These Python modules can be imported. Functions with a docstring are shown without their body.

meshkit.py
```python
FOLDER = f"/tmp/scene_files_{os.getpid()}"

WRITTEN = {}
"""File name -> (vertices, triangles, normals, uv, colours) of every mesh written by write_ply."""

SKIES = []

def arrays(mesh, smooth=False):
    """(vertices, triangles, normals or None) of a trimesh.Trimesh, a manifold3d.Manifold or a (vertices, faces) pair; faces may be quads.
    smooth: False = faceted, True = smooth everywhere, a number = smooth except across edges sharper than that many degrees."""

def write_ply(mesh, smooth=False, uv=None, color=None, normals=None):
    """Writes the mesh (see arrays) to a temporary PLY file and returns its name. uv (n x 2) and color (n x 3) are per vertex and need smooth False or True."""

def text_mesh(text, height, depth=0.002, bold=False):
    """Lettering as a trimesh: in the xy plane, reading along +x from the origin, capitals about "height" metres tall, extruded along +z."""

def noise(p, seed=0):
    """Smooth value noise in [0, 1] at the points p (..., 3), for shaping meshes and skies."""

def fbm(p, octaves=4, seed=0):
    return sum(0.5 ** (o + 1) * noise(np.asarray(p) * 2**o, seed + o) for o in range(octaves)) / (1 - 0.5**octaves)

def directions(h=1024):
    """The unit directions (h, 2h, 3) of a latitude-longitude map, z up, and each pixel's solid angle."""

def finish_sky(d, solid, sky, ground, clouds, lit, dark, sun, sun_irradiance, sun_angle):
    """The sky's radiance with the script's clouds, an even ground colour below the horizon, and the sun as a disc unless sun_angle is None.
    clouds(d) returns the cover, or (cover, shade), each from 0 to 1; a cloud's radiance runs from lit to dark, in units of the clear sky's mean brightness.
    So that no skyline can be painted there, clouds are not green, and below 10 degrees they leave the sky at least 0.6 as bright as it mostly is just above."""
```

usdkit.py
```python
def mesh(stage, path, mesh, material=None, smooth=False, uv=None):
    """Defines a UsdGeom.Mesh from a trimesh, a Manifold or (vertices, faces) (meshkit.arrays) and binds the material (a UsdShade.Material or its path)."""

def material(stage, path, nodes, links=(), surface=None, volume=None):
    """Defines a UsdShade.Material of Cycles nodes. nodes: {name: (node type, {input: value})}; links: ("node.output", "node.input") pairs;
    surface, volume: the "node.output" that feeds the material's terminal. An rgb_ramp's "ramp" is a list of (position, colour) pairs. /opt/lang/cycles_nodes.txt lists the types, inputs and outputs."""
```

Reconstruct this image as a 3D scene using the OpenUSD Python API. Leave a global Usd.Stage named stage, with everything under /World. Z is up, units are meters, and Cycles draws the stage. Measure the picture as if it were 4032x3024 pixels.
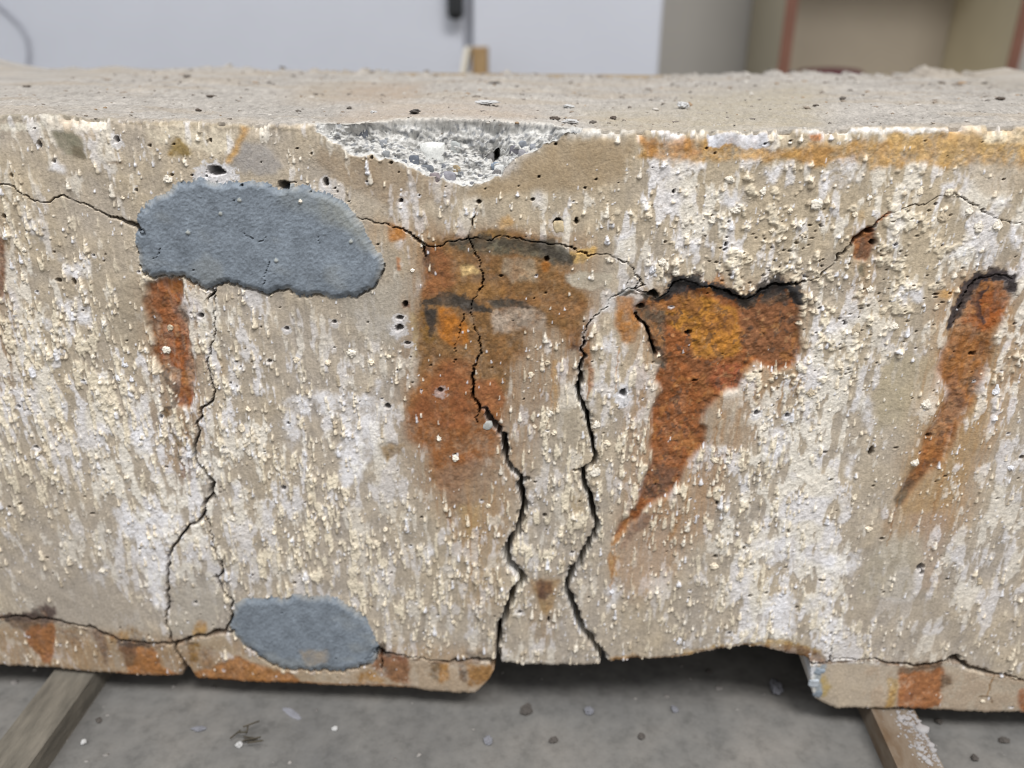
import math
import numpy as np
import trimesh
import usdkit
import meshkit
from scipy import ndimage
from pxr import Usd, UsdGeom, UsdLux, UsdShade, Gf, Sdf, Vt

rng = np.random.default_rng(7)
stage = Usd.Stage.CreateInMemory()
UsdGeom.SetStageUpAxis(stage, UsdGeom.Tokens.z)
UsdGeom.SetStageMetersPerUnit(stage, 1.0)
world = UsdGeom.Xform.Define(stage, '/World')
stage.SetDefaultPrim(world.GetPrim())

# ------------------------------------------------------------------ camera
PITCH, YAW, ROLL, FPX = 0.42094, -0.05017, 0.00699, 3213.07     # FPX: focal length in pixels of the 4032 px wide photograph
HC = 0.312                                                      # camera height above the floor
CAM = np.array([0.0, -0.30, HC])
_cp, _sp, _cy, _sy = math.cos(PITCH), math.sin(PITCH), math.cos(YAW), math.sin(YAW)
FW = np.array([_sy * _cp, _cy * _cp, -_sp])
_R = np.array([_cy, -_sy, 0.0])
_U = np.cross(_R, FW)
RT = _R * math.cos(ROLL) + _U * math.sin(ROLL)
UP = -_R * math.sin(ROLL) + _U * math.cos(ROLL)
cam = UsdGeom.Camera.Define(stage, '/World/camera')
cam.CreateFocalLengthAttr(30.0)
cam.CreateHorizontalApertureAttr(30.0 * 4032 / FPX)
cam.CreateVerticalApertureAttr(30.0 * 3024 / FPX)
cam.CreateClippingRangeAttr(Gf.Vec2f(0.01, 50))
cam.CreateFStopAttr(7.0)
cam.CreateFocusDistanceAttr(0.308)
cam.CreateExposureAttr(0.08)
cam.AddTransformOp().Set(Gf.Matrix4d(*RT, 0, *UP, 0, *(-FW), 0, *CAM, 1))


def ray(u, v):
    """The direction in which a point of the photograph (pixels of 4032 x 3024) is seen."""
    u, v = np.asarray(u, float), np.asarray(v, float)
    return FW + ((u - 2016) / FPX)[..., None] * RT - ((v - 1512) / FPX)[..., None] * UP


def at_y(u, v, y):
    d = ray(u, v)
    return CAM + d * ((y - CAM[1]) / d[..., 1])[..., None]


def at_z(u, v, z):
    d = ray(u, v)
    return CAM + d * ((z - CAM[2]) / d[..., 2])[..., None]


# ------------------------------------------------------------------ light
def rect_light(name, pos, target, w, h, inten, col):
    l = UsdLux.RectLight.Define(stage, '/World/Lights/' + name)
    l.CreateWidthAttr(w); l.CreateHeightAttr(h); l.CreateIntensityAttr(inten); l.CreateColorAttr(Gf.Vec3f(*col))
    pos, target = np.array(pos, float), np.array(target, float)
    zz = pos - target; zz /= np.linalg.norm(zz)
    xx = np.cross([0, 1, 0.01], zz); xx /= np.linalg.norm(xx)
    yy = np.cross(zz, xx)
    l.AddTransformOp().Set(Gf.Matrix4d(*xx, 0, *yy, 0, *zz, 0, *pos, 1))


UsdGeom.Scope.Define(stage, '/World/Lights')
rect_light('ceiling_lamp', (0.70, -1.05, 2.3), (0.35, -0.2, 0.2), 1.3, 0.6, 25.0, (1.0, 0.985, 0.965))
rect_light('ceiling_lamp_001', (-1.0, -0.7, 2.4), (-0.9, 0.0, 0), 1.3, 0.6, 10.0, (0.94, 0.97, 1.0))
dome = UsdLux.DomeLight.Define(stage, '/World/Lights/ambient_fill')  # even dome added as ambient fill, stands for no lamp
dome.CreateIntensityAttr(0.22)
dome.CreateColorAttr(Gf.Vec3f(0.96, 0.98, 1.0))

# ------------------------------------------------------------------ helpers
UsdGeom.Scope.Define(stage, '/World/Looks')
_names = {}


def lin(c):
    c = np.asarray(c, float) / 255
    return np.where(c <= 0.04045, c / 12.92, ((c + 0.055) / 1.055) ** 2.4)


def path(name, parent=None):
    base = (parent.GetPath().pathString if parent is not None else '/World') + '/' + name
    n = _names.get(base, -1) + 1
    _names[base] = n
    return base if n == 0 else '%s_%03d' % (base, n)


def tag(p, label=None, cat=None, group=None, kind=None):
    p = p.GetPrim() if hasattr(p, 'GetPrim') else p
    for k, val in (('label', label), ('category', cat), ('group', group), ('kind', kind)):
        if val:
            p.SetCustomDataByKey(k, val)
    return p


def obj(name, mesh, mat, parent=None, smooth=False, color=None):
    m = usdkit.mesh(stage, path(name, parent), mesh, mat, smooth=smooth)
    if color is not None:
        UsdGeom.PrimvarsAPI(m).CreatePrimvar('albedo', Sdf.ValueTypeNames.Color3fArray, 'vertex').Set(Vt.Vec3fArray.FromNumpy(np.asarray(color, np.float32)))
    return m.GetPrim()


def thing(name, label, cat, group=None, loc=(0, 0, 0)):
    x = UsdGeom.Xform.Define(stage, path(name))
    x.AddTranslateOp().Set(Gf.Vec3d(*map(float, loc)))
    return tag(x, label, cat, group)


def box(x0, x1, y0, y1, z0, z1, bev=0.0):
    """A box, its edges chamfered."""
    if not bev:
        b = trimesh.creation.box((x1 - x0, y1 - y0, z1 - z0))
        b.apply_translation(((x0 + x1) / 2, (y0 + y1) / 2, (z0 + z1) / 2))
        return b
    pts = []
    for x, sx in ((x0, 1), (x1, -1)):
        for y, sy in ((y0, 1), (y1, -1)):
            for z, sz in ((z0, 1), (z1, -1)):
                pts += [(x + sx * bev, y + sy * bev, z), (x + sx * bev, y, z + sz * bev), (x, y + sy * bev, z + sz * bev)]
    return trimesh.convex.convex_hull(np.array(pts))


def value_noise(shape_x, shape_z, scale_x, scale_z, seed):
    """Smooth noise (0..1) at coordinates in mm, other sizes along and across."""
    r = np.random.default_rng(seed)
    a = r.random((257, 257)); a[-1] = a[0]; a[:, -1] = a[:, 0]
    fx, fz = (np.asarray(shape_x) / scale_x + 300.3) % 256, (np.asarray(shape_z) / scale_z + 300.7) % 256
    ix, iz = fx.astype(int), fz.astype(int)
    tx, tz = fx - ix, fz - iz
    tx, tz = tx * tx * (3 - 2 * tx), tz * tz * (3 - 2 * tz)
    return (a[iz, ix] * (1 - tx) + a[iz, ix + 1] * tx) * (1 - tz) + (a[iz + 1, ix] * (1 - tx) + a[iz + 1, ix + 1] * tx) * tz


def vfbm(x, z, sx, sz, seed, octaves=3, rough=0.5):
    out, amp, tot = 0, 1.0, 0
    for o in range(octaves):
        out = out + amp * value_noise(x, z, sx / 2 ** o, sz / 2 ** o, seed + 31 * o)
        tot += amp; amp *= rough
    return out / tot


def sstep(x, a, b):
    t = np.clip((x - a) / (b - a), 0, 1)
    return t * t * (3 - 2 * t)


def mat_plain(name, rgb, rough=0.6, var=0.12, scale=12.0, bump=0.0, bscale=300.0, rgb2=None, stretch=(1, 1, 1), spec=0.3, metallic=0.0):
    """A colour broken up by noise, with fine relief."""
    c1 = lin(rgb); c2 = lin(rgb2) if rgb2 is not None else c1 * (1 - var)
    nodes = {'co': ('geometry', {}), 'mp': ('mapping', {'scale': stretch}),
             'n': ('noise_texture', {'scale': scale, 'detail': 5.0, 'roughness': 0.6}),
             'r': ('rgb_ramp', {'ramp': [(0.33, c2), (0.67, np.minimum(c1 * (1 + var * 0.4), 0.95))]}),
             'p': ('principled_bsdf', {'roughness': rough, 'specular_ior_level': spec, 'metallic': metallic})}
    links = [('co.position', 'mp.vector'), ('mp.vector', 'n.vector'), ('n.fac', 'r.fac'), ('r.color', 'p.base_color')]
    if bump:
        nodes['nb'] = ('noise_texture', {'scale': bscale, 'detail': 4.0, 'roughness': 0.6})
        nodes['b'] = ('bump', {'strength': 1.0, 'distance': bump})
        links += [('mp.vector', 'nb.vector'), ('nb.fac', 'b.height'), ('b.normal', 'p.normal')]
    return usdkit.material(stage, '/World/Looks/' + name, nodes, links, surface='p.BSDF')


def mat_attr(name, rough=0.92, var=0.22, scale=900.0, bump=0.00025, bscale=1500.0):
    """The colour each point of the concrete has (its stains, crusts and painted crack shade), with grain and fine relief."""
    nodes = {'a': ('attribute', {'attribute': 'albedo'}), 'co': ('geometry', {}),
             'n': ('noise_texture', {'scale': scale, 'detail': 3.0, 'roughness': 0.65}),
             'r': ('rgb_ramp', {'ramp': [(0.3, (1 - var,) * 3), (0.7, (1 + var * 0.55,) * 3)]}),
             'm': ('mix', {'mix_type': 'multiply', 'fac': 1.0}),
             'nb': ('noise_texture', {'scale': bscale, 'detail': 3.0, 'roughness': 0.6}),
             'b': ('bump', {'strength': 0.8, 'distance': bump}),
             'p': ('principled_bsdf', {'roughness': rough, 'specular_ior_level': 0.2})}
    links = [('co.position', 'n.vector'), ('n.fac', 'r.fac'), ('a.color', 'm.color1'), ('r.color', 'm.color2'), ('m.color', 'p.base_color'),
             ('co.position', 'nb.vector'), ('nb.fac', 'b.height'), ('b.normal', 'p.normal')]
    return usdkit.material(stage, '/World/Looks/' + name, nodes, links, surface='p.BSDF')


M_CONC = mat_attr('weathered_concrete')
M_MORT = mat_attr('repair_mortar', var=0.16, scale=1500.0, bump=0.00012, bscale=1700.0)

# ------------------------------------------------------------------ pixel coordinates of the photograph -> millimetres on the beam
# All on the beam is laid out in millimetres on its unrolled surface: X along it, S up the front face and then back over the top.
ZT = (HC - 0.03383) * 1000          # top edge, mm
WID = 290.0                         # how deep the beam is, front to back


def _t(c, r, pts):
    return [(1344 * c + x * 0.6076, 1008 * r + y * 0.6076) for x, y in pts]


def T00(*p): return _t(0, 0, p)
def T10(*p): return _t(1, 0, p)
def T20(*p): return _t(2, 0, p)
def T01(*p): return _t(0, 1, p)
def T11(*p): return _t(1, 1, p)
def T21(*p): return _t(2, 1, p)
def T02(*p): return _t(0, 2, p)
def T12(*p): return _t(1, 2, p)
def T22(*p): return _t(2, 2, p)
def OV(*p): return [(x * 1.8228, y * 1.8228) for x, y in p]
def FA(*p): return [(1500 + x * 0.4973, 800 + y * 0.4973) for x, y in p]
def FB(*p): return [(2400 + x * 0.40687, 1000 + y * 0.40687) for x, y in p]
def FC(*p): return [(3300 + x * 0.3315, 650 + y * 0.3315) for x, y in p]
def FL(*p): return [(100 + x * 0.27125, 1200 + y * 0.27125) for x, y in p]


_edge = np.array(T00((0, 738), (300, 738), (760, 770), (1250, 790), (1700, 800), (2212, 805)) + T10((700, 795), (1500, 830)) + T20((0, 848), (500, 845), (1000, 835), (1500, 822), (2212, 815)))
_ep = at_y(_edge[:, 0], _edge[:, 1], 0.0) * 1000
EX, EZ = _ep[:, 0], _ep[:, 2] - ZT


def edge_off(x):
    return np.interp(x, EX, EZ)


def S_of(pts):
    """Photo pixels on the front face -> (X, S) in mm."""
    p = np.asarray(pts, float)
    q = at_y(p[:, 0], p[:, 1], 0.0) * 1000
    x, z = q[:, 0], q[:, 2]
    z = z - edge_off(x) * sstep(z, ZT - 45, ZT - 4)
    return np.stack([x, z], 1)


def S_top(pts):
    """Photo pixels on the top face -> (X, S) in mm."""
    p = np.asarray(pts, float)
    q = at_z(p[:, 0], p[:, 1], ZT / 1000) * 1000
    return np.stack([q[:, 0], ZT + np.clip(q[:, 1], 0, None)], 1)


# ------------------------------------------------------------------ grid of the beam's skin
DX = 0.38
XL, XR = -272.0, 272.0
X = np.concatenate([np.linspace(-470, XL - 4, 14), np.arange(XL, XR, DX), np.linspace(XR + 4, 490, 14)])
v_rows = np.arange(470, 2905, 3.1)
z_rows = at_y(np.full_like(v_rows, 2016.0), v_rows, 0.0)[:, 2] * 1000
z_rows = z_rows[z_rows < ZT - 2.0][::-1]                      # rising
RAD = 2.0
n_under = 10
arc = np.linspace(0, math.pi / 2, 9)[1:-1]
top_y = RAD + (WID - RAD) * (np.linspace(0, 1, 110) ** 1.7)
S_under = z_rows[0] - np.linspace(260, 6, n_under)
S = np.concatenate([S_under, z_rows, ZT - RAD + arc * RAD, ZT + top_y])
NR, NC = len(S), len(X)
n_front = n_under + len(z_rows)
Y0 = np.concatenate([np.linspace(260, 6, n_under), np.zeros(len(z_rows)), RAD * (1 - np.cos(arc)), top_y])
Z0 = np.concatenate([np.full(n_under, z_rows[0]), z_rows, ZT - RAD + RAD * np.sin(arc), np.full(len(top_y), ZT)])
NY = np.concatenate([np.full(len(z_rows) + n_under, -1.0), -np.cos(arc), np.zeros(len(top_y))])
NZ = np.concatenate([np.zeros(len(z_rows) + n_under), np.sin(arc), np.ones(len(top_y))])
XX, SS = np.meshgrid(X, S)
is_top = SS > ZT + 0.5

# warps and mottles shared by all
wa = (vfbm(XX, SS, 5, 5, 1, 4, 0.6) - 0.5) * 2
wb = (vfbm(XX, SS, 5, 5, 2, 4, 0.6) - 0.5) * 2
m_fine = vfbm(XX, SS, 1.1, 1.3, 3, 3, 0.65)
m_mid = vfbm(XX, SS, 5, 7, 4, 3)
m_big = vfbm(XX, SS, 28, 30, 5, 3)
m_vert = vfbm(XX, SS, 0.9, 9.0, 6, 3)


def win(x0, x1, s0, s1):
    return slice(np.searchsorted(S, s0), max(np.searchsorted(S, s1), np.searchsorted(S, s0) + 1)), slice(np.searchsorted(X, x0), max(np.searchsorted(X, x1), np.searchsorted(X, x0) + 1))


def inside(px, pz, poly):
    c = np.zeros(px.shape, bool)
    n = len(poly)
    for i in range(n):
        (x0, z0), (x1, z1) = poly[i], poly[(i + 1) % n]
        if z0 == z1:
            continue
        c ^= ((z0 > pz) != (z1 > pz)) & (px < (x1 - x0) * (pz - z0) / (z1 - z0) + x0)
    return c


def poly_mask(poly, rag=1.0, soft=0.4):
    """(window, 0..1 mask) of a ragged polygon in mm."""
    pad = rag * 2 + soft * 3 + 1
    lo, hi = poly.min(0) - pad, poly.max(0) + pad
    w = win(lo[0], hi[0], lo[1], hi[1])
    m = inside(XX[w] + wa[w] * rag * 1.6, SS[w] + wb[w] * rag * 1.6 + (m_vert[w] - 0.5) * rag * 3.2, poly).astype(np.float32)
    if soft > 0:
        m = ndimage.gaussian_filter(m, soft / 0.38)
    return w, m


def subdivide(poly, jit, seed, levels=3):
    r = np.random.default_rng(seed)
    p = np.asarray(poly, float)
    for _ in range(levels):
        a, b = p[:-1], p[1:]
        L = np.linalg.norm(b - a, axis=1, keepdims=True)
        nrm = np.stack([-(b - a)[:, 1], (b - a)[:, 0]], 1) / np.maximum(L, 1e-6)
        mid = (a + b) / 2 + nrm * r.normal(0, jit, (len(a), 1)) * np.minimum(L, 6)
        q = np.empty((len(p) + len(mid), 2)); q[0::2] = p; q[1::2] = mid
        p = q
    return p


def line_field(poly, widths, fn):
    """Calls fn(window, distance, half width) for each stretch of a line."""
    p = np.asarray(poly, float)
    w = np.interp(np.linspace(0, 1, len(p)), np.linspace(0, 1, len(widths)), widths)
    for i in range(len(p) - 1):
        a, b = p[i], p[i + 1]
        R = max(w[i], w[i + 1]) * 1.6 + 1.2
        lo, hi = np.minimum(a, b) - R, np.maximum(a, b) + R
        k = win(lo[0], hi[0], lo[1], hi[1])
        dx, dz = b - a
        t = np.clip(((XX[k] - a[0]) * dx + (SS[k] - a[1]) * dz) / max(dx * dx + dz * dz, 1e-9), 0, 1)
        d = np.hypot(XX[k] - a[0] - t * dx, SS[k] - a[1] - t * dz)
        fn(k, d, w[i] + (w[i + 1] - w[i]) * t)


# ------------------------------------------------------------------ base colour of the concrete
COL = np.empty((NR, NC, 3), np.float32)
H = np.zeros((NR, NC), np.float32)          # relief, mm outwards
DEEP = np.zeros((NR, NC), np.float32)       # cracks and pits, mm inwards
SMOOTH = np.zeros((NR, NC), np.float32)     # where no crust grows
RUST = np.zeros((NR, NC), np.float32)
SPALL = np.zeros((NR, NC), np.float32)


def blend(w, rgb, a):
    COL[w] += (lin(rgb).astype(np.float32) - COL[w]) * a[..., None].astype(np.float32)


def grid_map(rows):
    """A table of digits over the front face, read off the photograph in 12 x 8 fields, smoothed."""
    a = np.array([[int(ch) for ch in r] for r in rows], float) / 9
    us, vs = (np.arange(12) + 0.5) * 336, 474 + (np.arange(8) + 0.5) * 270
    xs = at_y(us, np.full(12, 1500.0), 0.0)[:, 0] * 1000
    zs = at_y(np.full(8, 2016.0), vs, 0.0)[:, 2] * 1000
    cols = np.interp(X, xs, np.arange(12)); rws = np.interp(-S, -zs, np.arange(8))
    cc, rr = np.meshgrid(cols, rws)
    return ndimage.map_coordinates(a, [rr + wb * 0.35, cc + wa * 0.35], order=1, mode='nearest')


NOD = grid_map(['213212234332', '532123345441', '643222235542', '895333445523', '897622765512', '546823776522', '345866534633', '234554344543'])
WHI = grid_map(['344422274444', '322233555555', '444222233445', '555432434635', '555643344734', '385533324834', '354333323854', '233433323643'])
TAN = grid_map(['455578878888', '645667767877', '543345556676', '543345545565', '533345534554', '323345534443', '222345534433', '333334444433'])

taupe, tan = lin((171, 161, 150)), lin((180, 165, 142))
tt = np.clip(TAN * 1.1 + (m_big - 0.5) * 0.9 + (m_mid - 0.5) * 0.6, 0, 1)[..., None]
COL[:] = taupe * (1 - tt) + tan * tt
COL *= (0.86 + 0.30 * m_mid + 0.12 * (m_fine - 0.5) + 0.34 * (m_vert - 0.5))[..., None]
front_fade = sstep(SS, ZT + 1.5, ZT - 1.0)

# top face: dusty, pinkish beige, streaked along the beam
tw = sstep(SS, ZT - 1.2, ZT + 1.6)
tcol = lin((161, 155, 148)) * (0.80 + 0.28 * vfbm(XX, SS, 30, 14, 41, 3) + 0.85 * (vfbm(XX, SS, 2.0, 1.8, 42, 4, 0.7) - 0.5))[..., None]
brown = sstep(vfbm(XX, SS, 45, 18, 43, 3), 0.5, 0.72)[..., None]
tcol = tcol * (1 - 0.3 * brown) + lin((156, 140, 118)) * 0.3 * brown
COL += (tcol - COL) * tw[..., None]

# ------------------------------------------------------------------ stains: (outline, colour, strength, softness mm, raggedness mm, mottling)
seed_n = [100]


def stain(pts, rgb, a=0.85, soft=0.5, rag=1.0, mot=0.5, kind=None, top=False, deep=0.0):
    poly = S_top(pts) if top else S_of(pts)
    w, m = poly_mask(poly, rag, soft)
    seed_n[0] += 1
    c_ = np.asarray(rgb, float)
    if a >= 0.6 and rag < 1.9 and not top and (c_[0] - c_[2] > 55 or c_.sum() < 345):
        rag = rag * 1.6 + 0.3
    if c_[0] - c_[2] > 40:
        rgb = c_ * np.array([0.98, 1.0, 0.97]) if c_[0] - c_[2] > 62 else (c_ * 0.8 + c_.mean() * 0.2) + (np.array([3, -1, 3]) if c_[0] - c_[2] > 20 else 0)
    mm = np.clip(1 + mot * ((m_fine[w] - 0.5) * 1.6 + (m_mid[w] - 0.5) * 2.2), 0, 1.25)
    blend(w, rgb, np.clip(m * a * mm, 0, 1))
    if kind == 'smooth':
        SMOOTH[w] = np.maximum(SMOOTH[w], m)
    if kind is None and not top and a >= 0.7 and (c_.sum() < 345 or c_[0] - c_[2] > 60):
        kind = 'rust'
    if kind == 'rust':
        RUST[w] = np.maximum(RUST[w], m * min(a, 1))
    if deep:
        SPALL[w] = np.maximum(SPALL[w], m * deep)


def stroke(pts, width, rgb, a=0.8, jit=0.08, seed=1, mot=0.6, top=False):
    p = subdivide(S_top(pts) if top else S_of(pts), jit, seed)
    acc = np.zeros((NR, NC), np.float32)

    def fn(k, d, w):
        acc[k] = np.maximum(acc[k], sstep(d + (m_fine[k] - 0.5) * w * 1.2 + (m_mid[k] - 0.5) * w * 2.6, w, w * 0.4))
    line_field(p, width, fn)
    ii = np.nonzero(acc.max(1) > 0)[0]; jj = np.nonzero(acc.max(0) > 0)[0]
    k = (slice(ii[0], ii[-1] + 1), slice(jj[0], jj[-1] + 1))
    blend(k, rgb, acc[k] * a * np.clip(1 + mot * (m_mid[k] - 0.5) * 2, 0, 1.1))
    if not top:
        RUST[k] = np.maximum(RUST[k], acc[k] * a)
    return k, acc[k]


# upper band
stain(T10((1050, 1150), (1180, 1020), (1300, 965), (1450, 900), (1620, 910), (1900, 900), (1870, 1150), (1500, 1260), (1100, 1260), (800, 1290), (780, 1215), (900, 1200)), (163, 143, 104), 0.8, 1.2, 1.2, 0.25, 'smooth')
stain(T10((-150, 960), (60, 1000), (430, 1080), (700, 1190), (760, 1290), (300, 1350), (60, 1220), (-150, 1100)), (160, 140, 106), 0.7, 1.0, 1.4, 0.4)
stain(T00((1580, 900), (1700, 920), (1850, 1080), (1800, 1140), (1580, 1120), (1480, 1060)), (158, 152, 147), 0.9, 0.8, 1.2, 0.2, 'smooth')
stain(T00((330, 850), (540, 870), (560, 1020), (440, 1000), (380, 960)), (128, 124, 106), 0.8, 0.5, 0.6, 0.4, 'smooth')
stain(T00((450, 950), (560, 940), (555, 1035), (480, 1030)), (110, 98, 80), 0.6, 0.5, 0.6, 0.5)
stain(T00((0, 800), (290, 800), (290, 850), (0, 842)), (212, 204, 188), 0.8, 0.3, 0.6, 0.3)
stain(T00((0, 700), (300, 700), (700, 720), (760, 770), (300, 790), (180, 780), (0, 780)), (140, 132, 118), 0.75, 0.4, 0.6, 0.6)
stain(T00((760, 775), (1300, 790), (1700, 800), (1900, 825), (1900, 850), (1500, 830), (1200, 820), (800, 800)), (152, 140, 120), 0.7, 0.3, 0.6, 0.6)
stain(T00((930, 830), (1500, 830), (1550, 860), (1480, 1000), (1380, 1020), (1250, 960), (1100, 900), (980, 920)), (218, 206, 184), 0.6, 0.6, 1.8, 1.0)
stain(T00((280, 770), (380, 740), (480, 760), (560, 740), (620, 800), (700, 860), (560, 900), (440, 830), (300, 830)), (214, 198, 168), 0.6, 0.4, 1.6, 1.1)
stain(T00((1100, 950), (1150, 890), (1220, 950), (1240, 1010), (1100, 1020)), (148, 124, 84), 0.85, 0.5, 0.8, 0.4)
stain(T00((1560, 810), (1620, 830), (1600, 870), (1500, 1040), (1460, 1050), (1540, 900)), (196, 150, 92), 0.8, 0.6, 0.7, 0.4)
stain(T00((690, 1040), (800, 1040), (795, 1062), (700, 1060)), (118, 100, 80), 0.7, 0.4, 0.4, 0.3)
# right upper band: orange and white under the edge
stain(OV((1380, 312), (1520, 300), (1700, 315), (1850, 302), (2212, 285), (2260, 370), (2000, 350), (1850, 362), (1700, 345), (1500, 350), (1380, 340)), (194, 150, 96), 0.85, 0.7, 1.6, 0.9, 'rust')
stain(OV((1900, 288), (2212, 280), (2260, 330), (2050, 345), (1930, 330)), (206, 168, 118), 0.7, 0.9, 1.5, 0.9)
stain(OV((1380, 300), (1480, 298), (1520, 325), (1480, 345), (1400, 340)), (186, 132, 80), 0.75, 0.6, 1.2, 0.9, 'rust')
stain(OV((1720, 320), (1800, 310), (1830, 340), (1760, 358)), (184, 138, 88), 0.75, 0.7, 1.2, 0.7, 'rust')
stain(T10((1430, 880), (1640, 905), (1900, 870), (1900, 830), (1500, 840)), (206, 202, 196), 0.8, 0.6, 1.4, 0.8)
stain(T20((150, 868), (560, 868), (570, 930), (480, 970), (300, 930), (160, 955)), (206, 206, 212), 0.9, 0.25, 0.6, 0.25, 'smooth')
stain(T20((1000, 840), (1300, 832), (1800, 822), (1800, 855), (1300, 865), (1050, 860)), (214, 212, 210), 0.85, 0.3, 0.7, 0.5)
stain(T20((740, 840), (900, 845), (890, 880), (800, 870)), (215, 214, 212), 0.85, 0.3, 0.6, 0.5)
stain(T20((815, 880), (890, 880), (895, 920), (830, 920)), (232, 132, 60), 0.75, 0.4, 0.6, 0.8)
stain(T20((1900, 850), (2212, 850), (2212, 930), (1950, 920)), (222, 212, 190), 0.6, 0.6, 1.0, 0.8)
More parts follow.
